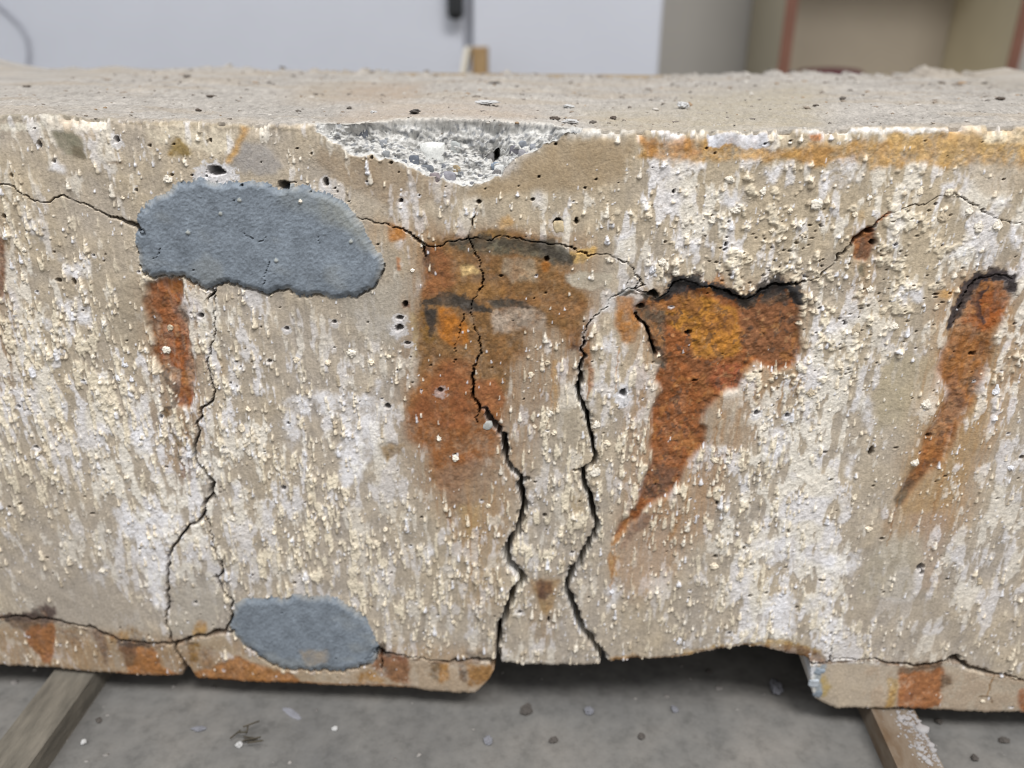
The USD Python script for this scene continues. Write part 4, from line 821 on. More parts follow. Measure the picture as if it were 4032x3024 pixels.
# crack along the upper bar, from patch to spall and on to the right
crack(OV((770, 470)) + FA((0, 165), (60, 175), (130, 195), (210, 230), (270, 280), (330, 320)), [0.2, 0.2, 0.22, 0.3, 0.3], 5, 21)
crack(FA((330, 320), (440, 345), (540, 305), (620, 290), (700, 285), (780, 285), (900, 275), (1050, 275), (1150, 300), (1250, 310), (1400, 325), (1470, 345), (1560, 390), (1640, 420), (1740, 410), (1840, 430), (1950, 465), (2000, 520), (2030, 580), (2090, 650)) + FB((240, 340), (420, 405), (480, 440), (560, 385)), [0.22, 0.16, 0.16, 0.14, 0.2, 0.24, 0.24, 0.22, 0.2, 0.16, 0.18, 0.24], 3, 22)
crack(FA((330, 320), (345, 400), (360, 480)), [0.3, 0.2], 4, 23, bar=False)
crack(FA((660, 870), (630, 960), (600, 1100), (590, 1200)), [0.14, 0.14, 0.1], 3, 24, bar=False)
crack(FB((560, 385), (620, 285), (720, 250), (840, 290), (960, 310), (1080, 350), (1200, 405), (1300, 440), (1420, 400), (1530, 335), (1650, 305), (1720, 300), (1830, 290), (1950, 265)), [0.2, 0.3, 0.22, 0.2, 0.3, 0.34, 0.3, 0.3, 0.4, 0.36, 0.3, 0.2], 5, 25)
crack(FB((1950, 265)) + FC((0, 1060), (80, 1030), (150, 960), (250, 850), (400, 750), (480, 650), (600, 570), (780, 510), (1030, 470), (1240, 370), (1420, 370), (1560, 450), (1720, 560), (1900, 640), (2000, 660), (2208, 720)) + far_r, [0.25, 0.3, 0.35, 0.5, 0.28, 0.16, 0.12, 0.12, 0.14, 0.16, 0.14, 0.12, 0.12], 3, 26)
crack(OV((2060, 700), (2078, 655), (2095, 620), (2120, 602), (2150, 594), (2190, 605)), [0.2, 0.3, 0.3, 0.2, 0.2], 4, 27, bar=False)
crack(FB((250, 590), (340, 690), (390, 800), (440, 980)), [0.3, 0.5, 0.4], 4, 28, bar=False)
# bottom right strip
crack(T22((945, 980), (960, 900), (965, 840)), [0.3, 0.16], 5, 29, bar=False)
crack(T22((770, 990), (840, 985), (900, 985), (980, 950), (1080, 948), (1180, 958), (1300, 975), (1400, 988), (1500, 1000), (1620, 985), (1720, 965), (1790, 970), (1850, 1010), (1950, 1035), (2100, 1060), (2212, 1090)) + [(5600, 2790)], [0.5, 0.3, 0.22, 0.22, 0.26, 0.4, 0.5, 0.5, 0.7, 0.5, 0.24, 0.24], 7, 30)
crack(OV((585, 560), (575, 600), (565, 625)), [0.05, 0.06], 0.6, 31, bar=False, crack_shade=0.3)

# ------------------------------------------------------------------ mortar patches: stand a little proud of the face
patch_masks = []
for poly, prd, seed in ((PATCH1, 1.5, 81), (PATCH2, 1.1, 82)):
    w, m = poly_mask(S_of(poly), 1.0, 0.0)
    d_in = ndimage.distance_transform_edt(m > 0.5) * 0.38
    d_out = ndimage.distance_transform_edt(m < 0.5) * 0.38
    full = np.zeros((NR, NC), bool); full[w] = m > 0.5
    patch_masks.append(full)
    wx, ws = XX[w], SS[w]
    sand = vfbm(wx, ws, 0.9, 0.9, seed, 3, 0.7) - 0.5
    trowel = vfbm(wx + ws * 0.8, ws - wx * 0.8, 14, 2.2, seed + 1, 3) - 0.5
    hm = prd * sstep(d_in, -0.3, 3.2) + sand * 0.38 + trowel * 0.10 + (m_big[w] - 0.5) * 1.2 + (m_mid[w] - 0.5) * 0.35
    ins = m > 0.5
    H[w] = np.where(ins, hm, H[w])
    DEEP[w] = np.where(ins & (d_in > 1.5), np.where(DEEP[w] > 3.5, 0, DEEP[w]), DEEP[w])
    # the gap that has opened round its lower rim
    low = ndimage.uniform_filter1d(np.gradient(m, axis=0), 5, axis=0) > 0.02
    side = vfbm(wx, ws, 6, 6, seed + 3, 2)
    gap = sstep(np.where(ins, d_in, d_out), 0.65, 0.25) * np.where(low, 1.0, 0.0) * sstep(side, 0.25, 0.45)
    DEEP[w] = np.maximum(DEEP[w], gap * 2.6)
    base = lin((122, 130, 139)) * (0.98 + 0.5 * (m_mid[w] - 0.5) + 0.6 * sand + 0.15 * trowel)[..., None]
    warm = sstep(vfbm(wx, ws, 16, 12, seed + 4, 3), 0.55, 0.75)[..., None] * 0.2
    base = base * (1 - warm) + lin((156, 154, 142)) * warm
    edge = (sstep(d_in, 3.0, 0.0) * sstep(vfbm(wx, ws, 5, 5, seed + 5, 3), 0.40, 0.62))[..., None] * 0.4
    base = base * (1 - edge) + lin((186, 180, 168)) * edge
    a = ins.astype(np.float32)[..., None]
    COL[w] = COL[w] * (1 - a) + base * a
stain(OV((690, 420), (740, 432), (790, 500), (815, 545), (790, 540), (740, 490), (690, 470)), (146, 145, 134), 0.5, 1.5, 1.5, 0.4)
stain(OV((600, 405), (700, 415), (690, 460), (610, 450)), (136, 138, 132), 0.3, 1.5, 1.5, 0.4)
stain(T02((1930, 890), (2140, 890), (2130, 960), (1980, 980)), (160, 146, 128), 0.6, 0.6, 1.0, 0.6)
pits([(q, rx, ry, 0) for q, rx, ry in ((T00((1840, 1200))[0], 42, 30), (T10((-640, 1200))[0], 2, 2))])
for q, L, wd in ((T00((1575, 1490), (1650, 1545)), 0, [0.3, 0.6, 0.3]), (T00((1680, 1560), (1740, 1530)), 0, [0.4, 0.3]), (OV((690, 510), (692, 525)), 0, [0.5, 0.3]), (OV((600, 390), (640, 395)), 0, [0.5, 0.6, 0.4]), (OV((330, 560), (345, 548), (350, 535)), 0, [0.3, 0.4]), (OV((520, 620), (545, 628)), 0, [0.4, 0.4])):
    crack(q, [x * 0.5 for x in wd], 0.5, 60, bar=False, crack_shade=0.1)
for q in ((650, 435), (520, 430), (760, 520), (480, 460), (410, 500), (600, 560)):
    s_ = S_of(OV(q))[0]
    crumb(s_[0], s_[1], 0.9, 1.0, 0.5, lin((176, 176, 166)), 0.6)

# a rim of black stays under the upper edge of the great spall: the face above overhangs it a little
# ------------------------------------------------------------------ positions
disp = H - DEEP
tp = is_top.astype(np.float32)
# top face: grit, shallow waves, lumps along the far arris
grit = vfbm(XX, SS, 2.0, 2.0, 91, 4, 0.7) - 0.5
tdisp = grit * 2.2 + (vfbm(XX, SS, 22, 16, 92, 3) - 0.5) * 2.2
far = sstep(SS, ZT + WID * 0.86, ZT + WID)
tdisp += far * ((vfbm(XX, SS * 0.3, 8, 30, 93, 5, 0.68) - 0.5) * 10.0)
for q, hgt, r in ((T00((430, 400))[0], 6.0, 17), (T00((40, 420))[0], 4, 12), (T20((1580, 500))[0], 4.5, 16), (T20((2120, 510))[0], 5.0, 16), (T10((150, 480))[0], 2.5, 14), (T20((600, 500))[0], 2.0, 20)):
    x = at_z(q[0], q[1], ZT / 1000)[0] * 1000
    tdisp += far * hgt * np.exp(-((XX - x) / r) ** 2)
wt = sstep(SS, ZT + 0.5, ZT + 4)
disp = disp * (1 - wt) + (tdisp - DEEP) * wt
chipn = vfbm(XX, SS * 0.2, 5, 20, 94, 4, 0.6)
edge_band = np.exp(-((SS - ZT + 0.5) / 2.2) ** 2)
disp -= edge_band * (2.8 * sstep(chipn, 0.48, 0.72) + 1.1 * (m_fine - 0.5))

PY = Y0[:, None] - (-NY[:, None]) * disp
PZ = Z0[:, None] + NZ[:, None] * disp
PX = XX.copy()
PZ = PZ + edge_off(XX) * sstep(PZ, ZT - 45, ZT - 4)

# bottom outline: what lies below it is folded under
bot = S_of([(-1500, 2590)] + T02((0, 995), (170, 1003), (350, 1012), (500, 1030), (700, 1045), (900, 1060), (1100, 1068), (1180, 1070), (1190, 1010), (1228, 1012), (1270, 1084), (1450, 1090), (1700, 1105), (1950, 1115), (2212, 1130)) +
           T12((300, 1135), (460, 1142), (600, 1163), (760, 1174), (868, 1172), (895, 1150), (940, 1108), (968, 1065), (998, 1010), (1004, 968), (1150, 985), (1300, 995), (1450, 1000), (1600, 995), (1700, 980), (1760, 968), (1900, 950), (2100, 950)) +
           T22((0, 945), (100, 920), (250, 892), (400, 872), (520, 882), (650, 912), (760, 932), (820, 950), (826, 1080), (840, 1170), (860, 1212), (905, 1237), (990, 1270), (1150, 1275), (1300, 1275), (1400, 1270), (1600, 1285), (1800, 1295), (2000, 1300), (2212, 1300)) + [(5600, 2830)])
zb = np.interp(X, bot[:, 0], bot[:, 1]) + (vfbm(X, X * 0, 2.5, 9, 95, 4, 0.65) - 0.5) * 1.8
below = (zb[None, :] - Z0[:, None])
fold = (below > 0) & (np.arange(NR)[:, None] < n_front)
kk = np.clip(below, 0, None)
rough_u = (vfbm(XX, SS, 4, 4, 96, 4, 0.65) - 0.5) * 5
PY = np.where(fold, np.maximum(Y0[:, None], 0) + kk * 3.0 + rough_u * sstep(kk, 0, 3) - (H - DEEP) * np.exp(-kk / 1.0), PY)
PZ = np.where(fold, zb[None, :] + np.clip(kk, 0, 3) * 0.25 + rough_u * 0.4 * sstep(kk, 0, 3), PZ)
arr = np.exp(-((SS - zb[None, :]) / 1.0) ** 2) * (~fold)
PY += arr * 0.6

# ------------------------------------------------------------------ the notch broken out of the top arris
nlow = S_of(T00((2040, 850), (2212, 950)) + T10((0, 962), (50, 1000), (190, 1010), (300, 1030), (400, 1052), (480, 1090), (530, 1130), (620, 1152), (720, 1182), (800, 1196), (880, 1190), (960, 1170), (1040, 1140), (1062, 1090), (1110, 1030), (1200, 990), (1290, 962), (1310, 935), (1400, 912), (1430, 880), (1500, 862), (1560, 846)))
sl = np.interp(X, nlow[:, 0], nlow[:, 1], left=ZT + 9, right=ZT + 9) + (vfbm(X, X * 0, 3.0, 9, 97, 4, 0.6) - 0.5) * 4.0
nup = np.concatenate([S_top(T00((2040, 800))), S_top(T10((0, 790), (400, 772), (900, 775), (1300, 790), (1500, 822), (1900, 830)))])
su = np.interp(X, nup[:, 0], nup[:, 1]) + (vfbm(X, X * 0, 4, 9, 98, 4, 0.6) - 0.5) * 5
su = np.maximum(su, ZT + 2.5)
inx = (X > nlow[0, 0]) & (X < nlow[-1, 0])
depth_n = np.clip(ZT - sl, 0, 60)
tt_ = (SS - sl[None, :]) / np.maximum(su - sl, 0.5)[None, :]
nin = inx[None, :] & (tt_ > 0) & (tt_ < 1) & (sl[None, :] < ZT - 0.5)
ay, az = np.zeros(NC), sl
by, bz = su - ZT, np.full(NC, ZT)
tc = np.clip(tt_, 0, 1)
# equal steps down the broken face rather than round the old corner
cy = by[None, :] * tc; cz = az[None, :] + (bz - az)[None, :] * tc
clen = np.hypot(by, bz - az)
nyy, nzz = (bz - az) / np.maximum(clen, 1e-6), -by / np.maximum(clen, 1e-6)
rough_n = (vfbm(XX, cz + cy, 4.5, 4.5, 99, 5, 0.68) - 0.5)
bulge = 0.24 * np.minimum(clen, 24)[None, :] * np.clip(np.sin(math.pi * tc), 0, 1) ** 0.6 + rough_n * 7.5 * np.clip(np.sin(math.pi * tc) * 2, 0, 1)
ny_, nz_ = cy + nyy[None, :] * bulge, cz + nzz[None, :] * bulge + edge_off(XX)
PY = np.where(nin, ny_, PY); PZ = np.where(nin, nz_, PZ)
ncol = lin((198, 196, 192)) * (0.82 + 0.6 * (vfbm(XX, cz + cy, 2.2, 2.2, 101, 4, 0.65) - 0.5) + 0.12)[..., None]
spk = sstep(vfbm(XX, cz + cy, 1.5, 1.5, 102, 3, 0.6), 0.58, 0.66)[..., None] * 0.75
ncol = ncol * (1 - spk) + lin((118, 120, 124)) * spk
na = ndimage.gaussian_filter(nin.astype(np.float32), 1.0)[..., None]
COL += (ncol - COL) * na
halo = (ndimage.gaussian_filter(nin.astype(np.float32), 4)[..., None] * (1 - na) * is_top[..., None]) * 1.1
COL += (lin((206, 202, 194)) - COL) * np.clip(halo, 0, 0.7)
# the slot in its middle
slot = T10((905, 900), (930, 865), (970, 838), (1000, 832), (1008, 880), (1004, 940), (985, 990), (965, 960))
slp = S_of(slot)
sw, sm = poly_mask(slp, 0.3, 0.3)
PY[sw] += sm * 4.0
sw, sm = poly_mask(S_of(T10((955, 850), (985, 832), (1010, 840), (1010, 930), (990, 990), (968, 950))), 0.3, 0.2)
PY[sw] += sm * 16.0

COL = np.clip(COL, 0.012, 0.86)

# ------------------------------------------------------------------ pieces of the beam
free = ~BAR & ~fold & ~patch_masks[0] & ~patch_masks[1]
free[:n_under] = False
free[:, :15] = False
free[:, -15:] = False
lab, nlab = ndimage.label(free)
sizes = ndimage.sum(free, lab, np.arange(1, nlab + 1))
keep = [i + 1 for i in np.argsort(-sizes) if sizes[i] > 1200][:14]
good = np.isin(lab, keep)
_, (ia, ja) = ndimage.distance_transform_edt(~good, return_indices=True)
LAB = lab[ia, ja]
core = LAB[n_front + 40, NC // 2]
LAB[:n_under] = LAB[n_under][None, :]
for k, pm in enumerate(patch_masks):
    LAB = np.where(pm, 1000 + k, LAB)
nf = LAB[:-1, :-1]
vid = np.arange(NR * NC).reshape(NR, NC)
a, b, c, d = vid[:-1, :-1], vid[:-1, 1:], vid[1:, 1:], vid[1:, :-1]
V = np.stack([PX, PY, PZ], -1).reshape(-1, 3) / 1000
CF = COL.reshape(-1, 3)
# shared normals over the whole skin so that pieces meet without a seam
tri_all = np.concatenate([np.stack([a, b, c], -1).reshape(-1, 3), np.stack([a, c, d], -1).reshape(-1, 3)])
fn_ = np.cross(V[tri_all[:, 1]] - V[tri_all[:, 0]], V[tri_all[:, 2]] - V[tri_all[:, 0]])
NV = np.zeros_like(V)
for k in range(3):
    for ax in range(3):
        NV[:, ax] += np.bincount(tri_all[:, k], fn_[:, ax], len(V))
NV /= np.maximum(np.linalg.norm(NV, axis=1, keepdims=True), 1e-12)

beam = thing('concrete_beam', 'weathered cracked concrete beam with rust stains, lime drips and two grey mortar patches', 'concrete beam')


def emit(name, mask, mat, label=None, extra=None):
    cells = np.nonzero(mask.ravel())[0]
    q = np.stack([x.ravel()[cells] for x in (a, b, c, d)], 1)
    used, inv = np.unique(q, return_inverse=True)
    q = inv.reshape(q.shape)
    tri = np.concatenate([q[:, [0, 1, 2]], q[:, [0, 2, 3]]])
    v, n, cc = V[used], NV[used], CF[used]
    if extra is not None:
        ev, ef, ec = extra
        tri = np.concatenate([tri, ef + len(v)])
        en = np.tile([[0, 1.0, 0]], (len(ev), 1))
        v, n, cc = np.concatenate([v, ev]), np.concatenate([n, en]), np.concatenate([cc, ec])
    m = UsdGeom.Mesh.Define(stage, path(name, beam))
    m.CreatePointsAttr(Vt.Vec3fArray.FromNumpy(v.astype(np.float32)))
    m.CreateFaceVertexCountsAttr(Vt.IntArray.FromNumpy(np.full(len(tri), 3, np.int32)))
    m.CreateFaceVertexIndicesAttr(Vt.IntArray.FromNumpy(tri.astype(np.int32).ravel()))
    m.CreateSubdivisionSchemeAttr('none')
    m.CreateNormalsAttr(Vt.Vec3fArray.FromNumpy(n.astype(np.float32))); m.SetNormalsInterpolation('vertex')
    UsdGeom.PrimvarsAPI(m).CreatePrimvar('albedo', Sdf.ValueTypeNames.Color3fArray, 'vertex').Set(Vt.Vec3fArray.FromNumpy(cc.astype(np.float32)))
    UsdShade.MaterialBindingAPI.Apply(m.GetPrim()).Bind(mat)
    if label:
        m.GetPrim().SetCustomDataByKey('label', label)
    return m.GetPrim()


# back and ends, out of sight
zlo, zhi = 0.0145, ZT / 1000
xl, xr = X[0] / 1000, X[-1] / 1000
yb0, yb1 = 0.0, WID / 1000
ev = np.array([(xl, yb1, zlo), (xr, yb1, zlo), (xr, yb1, zhi), (xl, yb1, zhi), (xl, 0.003, zlo), (xl, 0.003, zhi), (xr, 0.003, zlo), (xr, 0.003, zhi), (xl, 0.21, zlo), (xr, 0.21, zlo)])
ef = np.array([(0, 3, 2), (0, 2, 1), (0, 4, 5), (0, 5, 3), (1, 2, 7), (1, 7, 6), (0, 1, 9), (0, 9, 8)])
extra = (ev, ef, np.tile(lin((170, 155, 135)), (10, 1)))
zc = np.repeat(S[:-1][:, None], NC - 1, 1)
emit('core', nf == core, M_CONC, 'upper part and top of the beam with the broken notch', extra)
for k in keep:
    if k == core:
        continue
    mask = nf == k
    mean_s = zc[mask].mean()
    low = mean_s < z_rows[0] + 45
    emit('cover_strip' if low else 'cover_block', mask, M_CONC, 'rust stained strip of cover along the bottom edge' if low else None)
for k in range(2):
    emit('mortar_patch', nf == 1000 + k, M_MORT, ('large grey mortar patch in the upper left', 'small grey mortar patch at the bottom edge')[k])

# ------------------------------------------------------------------ large crumbs of lime and the stones of the broken notch, one by one
ICO2, ICO3 = trimesh.creation.icosphere(subdivisions=2), trimesh.creation.icosphere(subdivisions=3)


def lump(seed, rough=0.25, ico=ICO2):
    v = ico.vertices.copy()
    n = meshkit.fbm(v * 1.4 + seed * 7.13, 3, seed) - 0.5
    return v * (1 + 2 * rough * n)[:, None]


def crumbly(k):
    v = ICO3.vertices.copy()
    n1 = meshkit.fbm(v * 1.3 + k * 5.17, 2, k) - 0.5
    n2 = meshkit.fbm(v * 3.6 + k * 3.1, 3, k + 9) - 0.5
    return v * (1 + 0.9 * n1 + 0.9 * n2)[:, None]


def surf(x, s):
    i, j = min(np.searchsorted(S, s), NR - 1), min(np.searchsorted(X, x), NC - 1)
    return np.array([PX[i, j], PY[i, j], PZ[i, j]]), COL[i, j], NV.reshape(NR, NC, 3)[i, j]


def lime(x, s, w, asp, hgt, c, k):
    p, _, _ = surf(x, s)
    v = crumbly(k)
    z = v[:, 2].copy()
    taper = np.where(z > 0, 1 - 0.35 * z, 1.0)
    q = np.stack([v[:, 0] * w * taper, v[:, 1] * hgt * (1 - 0.35 * np.clip(z, -1, 1)), np.where(z > 0, z * w * asp, z * w)], 1)
    q = (q * np.array([1, 0.75, 1]) + p + np.array([0, 0.22 * hgt, 0])) / 1000
    col = np.tile(c * 0.92, (len(q), 1)) * (0.95 + 0.9 * (meshkit.fbm(q * 900, 3, k) - 0.5))[:, None]
    obj('lime_nodule', (q, ICO3.faces), M_CONC, beam, smooth=True, color=col)


hand = [(T20((870, 1320))[0], 5.2, 1.0, 2.0), (T20((2040, 1330))[0], 0, 0, 0)]
for q, rx, asp, c in ([(FL((x, y))[0], r, a_, cc) for x, y, r, a_, cc in ((120, 1000, 62, 2.2, whit), (400, 380, 64, 1.0, cream), (620, 1120, 60, 2.6, cream), (345, 1220, 60, 1.6, cream), (1060, 1270, 44, 1.8, creamw), (1285, 1190, 50, 2.2, cream), (1440, 860, 56, 2.4, whit), (1350, 1060, 42, 2.0, whit), (1540, 1090, 46, 1.5, whit), (990, 750, 46, 1.2, creamw), (1230, 1400, 70, 2.6, cream), (1600, 1330, 56, 2.2, cream), (1690, 1260, 50, 2.2, cream), (2040, 680, 66, 1.0, creamw), (1060, 1440, 50, 1.6, creamw))] +
                      [(t((x, y))[0], r * 2.24, a_, cc) for t, x, y, r, a_, cc in ((T20, 870, 1320, 62, 0.75, creamw), (T20, 300, 1160, 46, 0.7, creamw), (T20, 520, 1240, 34, 1.0, creamw), (T20, 190, 1430, 34, 1.2, creamw), (T20, 340, 1360, 44, 0.8, creamw), (T20, 1850, 1370, 46, 1.0, creamw), (T20, 2035, 1470, 32, 1.4, creamw), (T20, 690, 1370, 24, 1.2, cream), (T20, 1210, 1280, 26, 1.3, creamw), (T20, 1110, 1390, 28, 1.2, cream), (T20, 780, 1520, 30, 1.3, cream), (T20, 580, 1500, 28, 1.1, cream), (T20, 1530, 1250, 22, 2.0, cream),
                       (T11, 60, 630, 52, 0.8, creamw), (T11, 195, 690, 32, 1.0, cream), (T11, 1225, 775, 28, 1.2, cream), (T11, 1330, 690, 30, 1.0, tanc), (T11, 1720, 1215, 36, 0.9, cream), (T11, 1640, 1400, 38, 1.4, creamw), (T11, 1650, 1100, 28, 1.5, creamw), (T11, 1380, 1145, 30, 0.9, cream), (T11, 735, 1310, 34, 1.0, creamw), (T11, 630, 1190, 20, 1.8, creamw), (T11, 1250, 1110, 22, 1.0, cream), (T11, 950, 1620, 26, 1.2, cream), (T11, 2080, 40, 46, 0.8, creamw), (T11, 460, 95, 22, 1.0, creamw), (T11, 300, 650, 26, 0.9, cream),
                       (T12, 228, 205, 40, 1.2, cream), (T12, 720, 720, 28, 1.2, cream), (T12, 1760, 610, 24, 1.2, creamw), (T12, 1750, 520, 22, 1.3, whit), (T12, 285, 110, 22, 1.0, cream), (T01, 1570, 1120, 26, 2.0, cream), (T01, 1465, 1260, 28, 1.4, creamw), (T01, 1610, 990, 24, 1.3, cream), (T01, 1330, 1280, 26, 1.0, creamw), (T01, 1065, 615, 40, 0.7, creamw), (T01, 1090, 475, 30, 1.0, tanc), (T01, 1915, 670, 32, 0.9, cream), (T01, 2120, 690, 30, 1.0, cream), (T02, 665, 380, 34, 1.3, creamw), (T02, 705, 130, 26, 1.2, creamw), (T02, 1500, 40, 36, 0.9, creamw), (T02, 1990, 440, 28, 1.2, creamw), (T02, 1410, -440, 26, 1.0, creamw),
                       (T21, 2030, 880, 30, 1.5, whit), (T21, 1570, 960, 44, 1.2, creamw), (T21, 205, 1320, 40, 0.8, cream), (T21, 820, 890, 32, 1.4, tanc), (T21, 2120, 1370, 28, 1.0, whit), (T21, 1500, 1340, 34, 1.2, creamw), (T22, 200, 350, 40, 0.8, cream), (T22, 1200, 110, 34, 1.0, cream), (T22, 370, 400, 24, 1.0, cream), (T22, 1940, 1225, 22, 0.9, cream), (T00, 1090, 1165, 44, 1.0, creamw), (T00, 790, 1280, 20, 1.0, cream), (T00, 1950, 1300, 16, 1.0, creamw), (T00, 150, 1620, 30, 1.0, creamw))]):
    s_ = S_of([q])[0]
    mmpx = (0.098 + 0.035 * np.clip((q[1] - 480) / 2200, 0, 1)) * 0.27125
    big_nodules.append((s_[0], s_[1], rx * mmpx * (0.78 if asp > 1.3 else 0.62), asp, c, min(0.45 + rx * mmpx * 0.3, 1.2)))
for k, (x, s, w, asp, c, hg) in enumerate(big_nodules):
    lime(x, s, w, asp, hg, c, k)


def stone(q, r, rgb, k, flat=0.42, ry=None):
    s_ = S_of([q])[0]
    p, _, n = surf(s_[0], s_[1])
    v = lump(300 + k, 0.55)
    ang = k * 1.3
    v = v @ np.array([[math.cos(ang), 0, math.sin(ang)], [0, 1, 0], [-math.sin(ang), 0, math.cos(ang)]])
    v = np.clip(v, -0.85, 0.8) + 0.07 * np.round(v * 2.5)
    qv = (v * np.array([r, r * flat, (ry or r)]) * 1.15 - n * 0.36 * r + p) / 1000
    col = np.tile(lin(rgb), (len(qv), 1)) * (0.95 + 0.5 * (meshkit.fbm(qv * 700, 2, k) - 0.5))[:, None]
    obj('aggregate_stone', (qv, ICO2.faces), M_CONC, beam, smooth=True, color=col)


for k, (x, y, r, rgb) in enumerate(((560, 865, 72, (222, 222, 218)), (545, 1055, 40, (112, 115, 120)), (445, 970, 30, (106, 111, 120)), (330, 965, 18, (112, 116, 122)), (680, 1125, 44, (138, 136, 142)), (600, 1130, 30, (140, 130, 132)), (1030, 1050, 42, (214, 214, 212)), (985, 1015, 24, (130, 140, 152)), (1165, 855, 24, (132, 136, 142)),
                                     (1110, 905, 30, (112, 110, 116)), (690, 815, 40, (168, 170, 168)), (100, 830, 34, (112, 115, 122)), (935, 1120, 16, (128, 128, 128)), (1340, 835, 22, (140, 138, 136)), (840, 1165, 18, (120, 120, 124)), (610, 795, 24, (128, 128, 126)), (1000, 1090, 26, (120, 118, 118)), (760, 1060, 16, (126, 128, 132)), (720, 1020, 26, (150, 134, 108)), (930, 900, 34, (132, 130, 130)),
                                     (280, 970, 18, (140, 142, 144)), (1170, 970, 26, (150, 148, 152)), (240, 870, 22, (150, 152, 156)), (860, 1000, 24, (130, 128, 126)), (1240, 920, 18, (140, 142, 148)), (400, 1015, 16, (128, 130, 134)), (500, 980, 14, (136, 136, 136)), (800, 930, 18, (206, 206, 204)), (1060, 965, 18, (206, 204, 202)), (640, 1010, 14, (120, 122, 128)), (890, 1080, 14, (116, 116, 120)))):
    stone(T10((x, y))[0], r * 0.6076 * 0.094, rgb, k)
# stones showing in the broken end of the right strip, and where the first crack has spalled
for k, (q, r, rgb) in enumerate(((T22((880, 1040))[0], 40, (150, 160, 170)), (T22((850, 1110))[0], 30, (176, 182, 188)), (T22((870, 1180))[0], 28, (130, 138, 146)), (T11((948, 1100))[0], 26, (170, 170, 166)), (T10((1405, 1475))[0], 30, (196, 178, 146)))):
    stone(q, r * 0.6076 * 0.11, rgb, 60 + k)

# ------------------------------------------------------------------ floor
M_FLOOR = usdkit.material(stage, '/World/Looks/dusty_floor', {
    'co': ('geometry', {}), 'n1': ('noise_texture', {'scale': 14.0, 'detail': 5.0, 'roughness': 0.6}), 'n2': ('noise_texture', {'scale': 90.0, 'detail': 5.0, 'roughness': 0.7}), 'v': ('voronoi_texture', {'scale': 95.0, 'randomness': 1.0}),
    'r1': ('rgb_ramp', {'ramp': [(0.3, lin((92, 91, 90))), (0.52, lin((107, 105, 102))), (0.72, lin((120, 116, 111)))]}),
    'r2': ('rgb_ramp', {'ramp': [(0.32, (0.74,) * 3), (0.5, (0.98,) * 3), (0.68, (1.12,) * 3)]}), 'm': ('mix', {'mix_type': 'multiply', 'fac': 1.0}),
    'r3': ('rgb_ramp', {'ramp': [(0.0, (0.55,) * 3), (0.13, (0.8,) * 3), (0.2, (1.0,) * 3)]}), 'm2': ('mix', {'mix_type': 'multiply', 'fac': 0.45}),
    'b': ('bump', {'strength': 0.6, 'distance': 0.001}), 'p': ('principled_bsdf', {'roughness': 0.8, 'specular_ior_level': 0.25})},
    [('co.position', 'n1.vector'), ('co.position', 'n2.vector'), ('co.position', 'v.vector'), ('n1.fac', 'r1.fac'), ('n2.fac', 'r2.fac'), ('r1.color', 'm.color1'), ('r2.color', 'm.color2'), ('v.distance', 'r3.fac'), ('m.color', 'm2.color1'), ('r3.color', 'm2.color2'), ('m2.color', 'p.base_color'), ('n2.fac', 'b.height'), ('b.normal', 'p.normal')], surface='p.BSDF')
tag(obj('floor', box(-4, 4, -3, 2.2, -0.1, 0.0), M_FLOOR), 'dusty grey concrete floor under and around the beam', None, None, 'structure')

# ------------------------------------------------------------------ battens the beam rests on
M_WOODL = mat_plain('grey_batten', (112, 106, 96), 0.85, 0.25, 30.0, 0.0006, 260.0, rgb2=(78, 74, 67), stretch=(5, 1.2, 5))
M_WOODR = mat_plain('brown_batten', (120, 110, 98), 0.85, 0.25, 30.0, 0.0006, 260.0, rgb2=(96, 78, 60), stretch=(4, 1.3, 4))
M_DUST = mat_plain('white_dust', (152, 149, 149), 0.95, 0.15, 60.0, 0.0008, 500.0)
HB = 0.0125


def batten(name, pl, pr, mat, label):
    """A straight batten running back under the beam, its top right and left edges through points of the photograph."""
    l, r = at_z(*np.array(pl, float), HB), at_z(*np.array(pr, float), HB)
    w = r[0] - l[0]
    g = trimesh.creation.box((w, 0.62, HB))
    for _ in range(3):
        g = g.subdivide()
    v = g.vertices
    v[:, 0] += (meshkit.fbm(v * np.array([40, 12, 40]), 2, 5) - 0.5) * 0.0012
    v = v + np.array([(l[0] + r[0]) / 2, 0.1, HB / 2])
    t = thing(name, label, 'batten', loc=((l[0] + r[0]) / 2, 0.1, 0))
    obj('timber', (v - np.array([(l[0] + r[0]) / 2, 0.1, 0]), g.faces), mat, t)
    return (l[0] + r[0]) / 2, w


lx, lw = batten('wooden_batten', T02((310, 1080))[0], T02((590, 1080))[0], M_WOODL, 'grey dusty wooden batten under the left end of the beam')
rx_, rw_ = batten('wooden_batten', T22((1240, 1320))[0], T22((1520, 1320))[0], M_WOODR, 'brown wooden batten with white dust under the right end of the beam')

# ------------------------------------------------------------------ loose bits: on the floor, on the batten, on the beam
M_RUB = mat_plain('rubble_grey', (124, 124, 130), 0.95, 0.3, 90.0, 0.0006, 900.0)
M_RUBD = mat_plain('rubble_dark', (84, 79, 75), 0.95, 0.3, 90.0, 0.0006, 900.0)
M_CHIP = mat_plain('white_chip', (182, 181, 180), 0.9, 0.12, 200.0, 0.0004, 900.0)
M_FLAKE = mat_plain('dark_flake', (84, 74, 66), 0.9, 0.3, 200.0)
M_STRAW = mat_plain('straw', (74, 68, 58), 0.9, 0.3, 200.0)


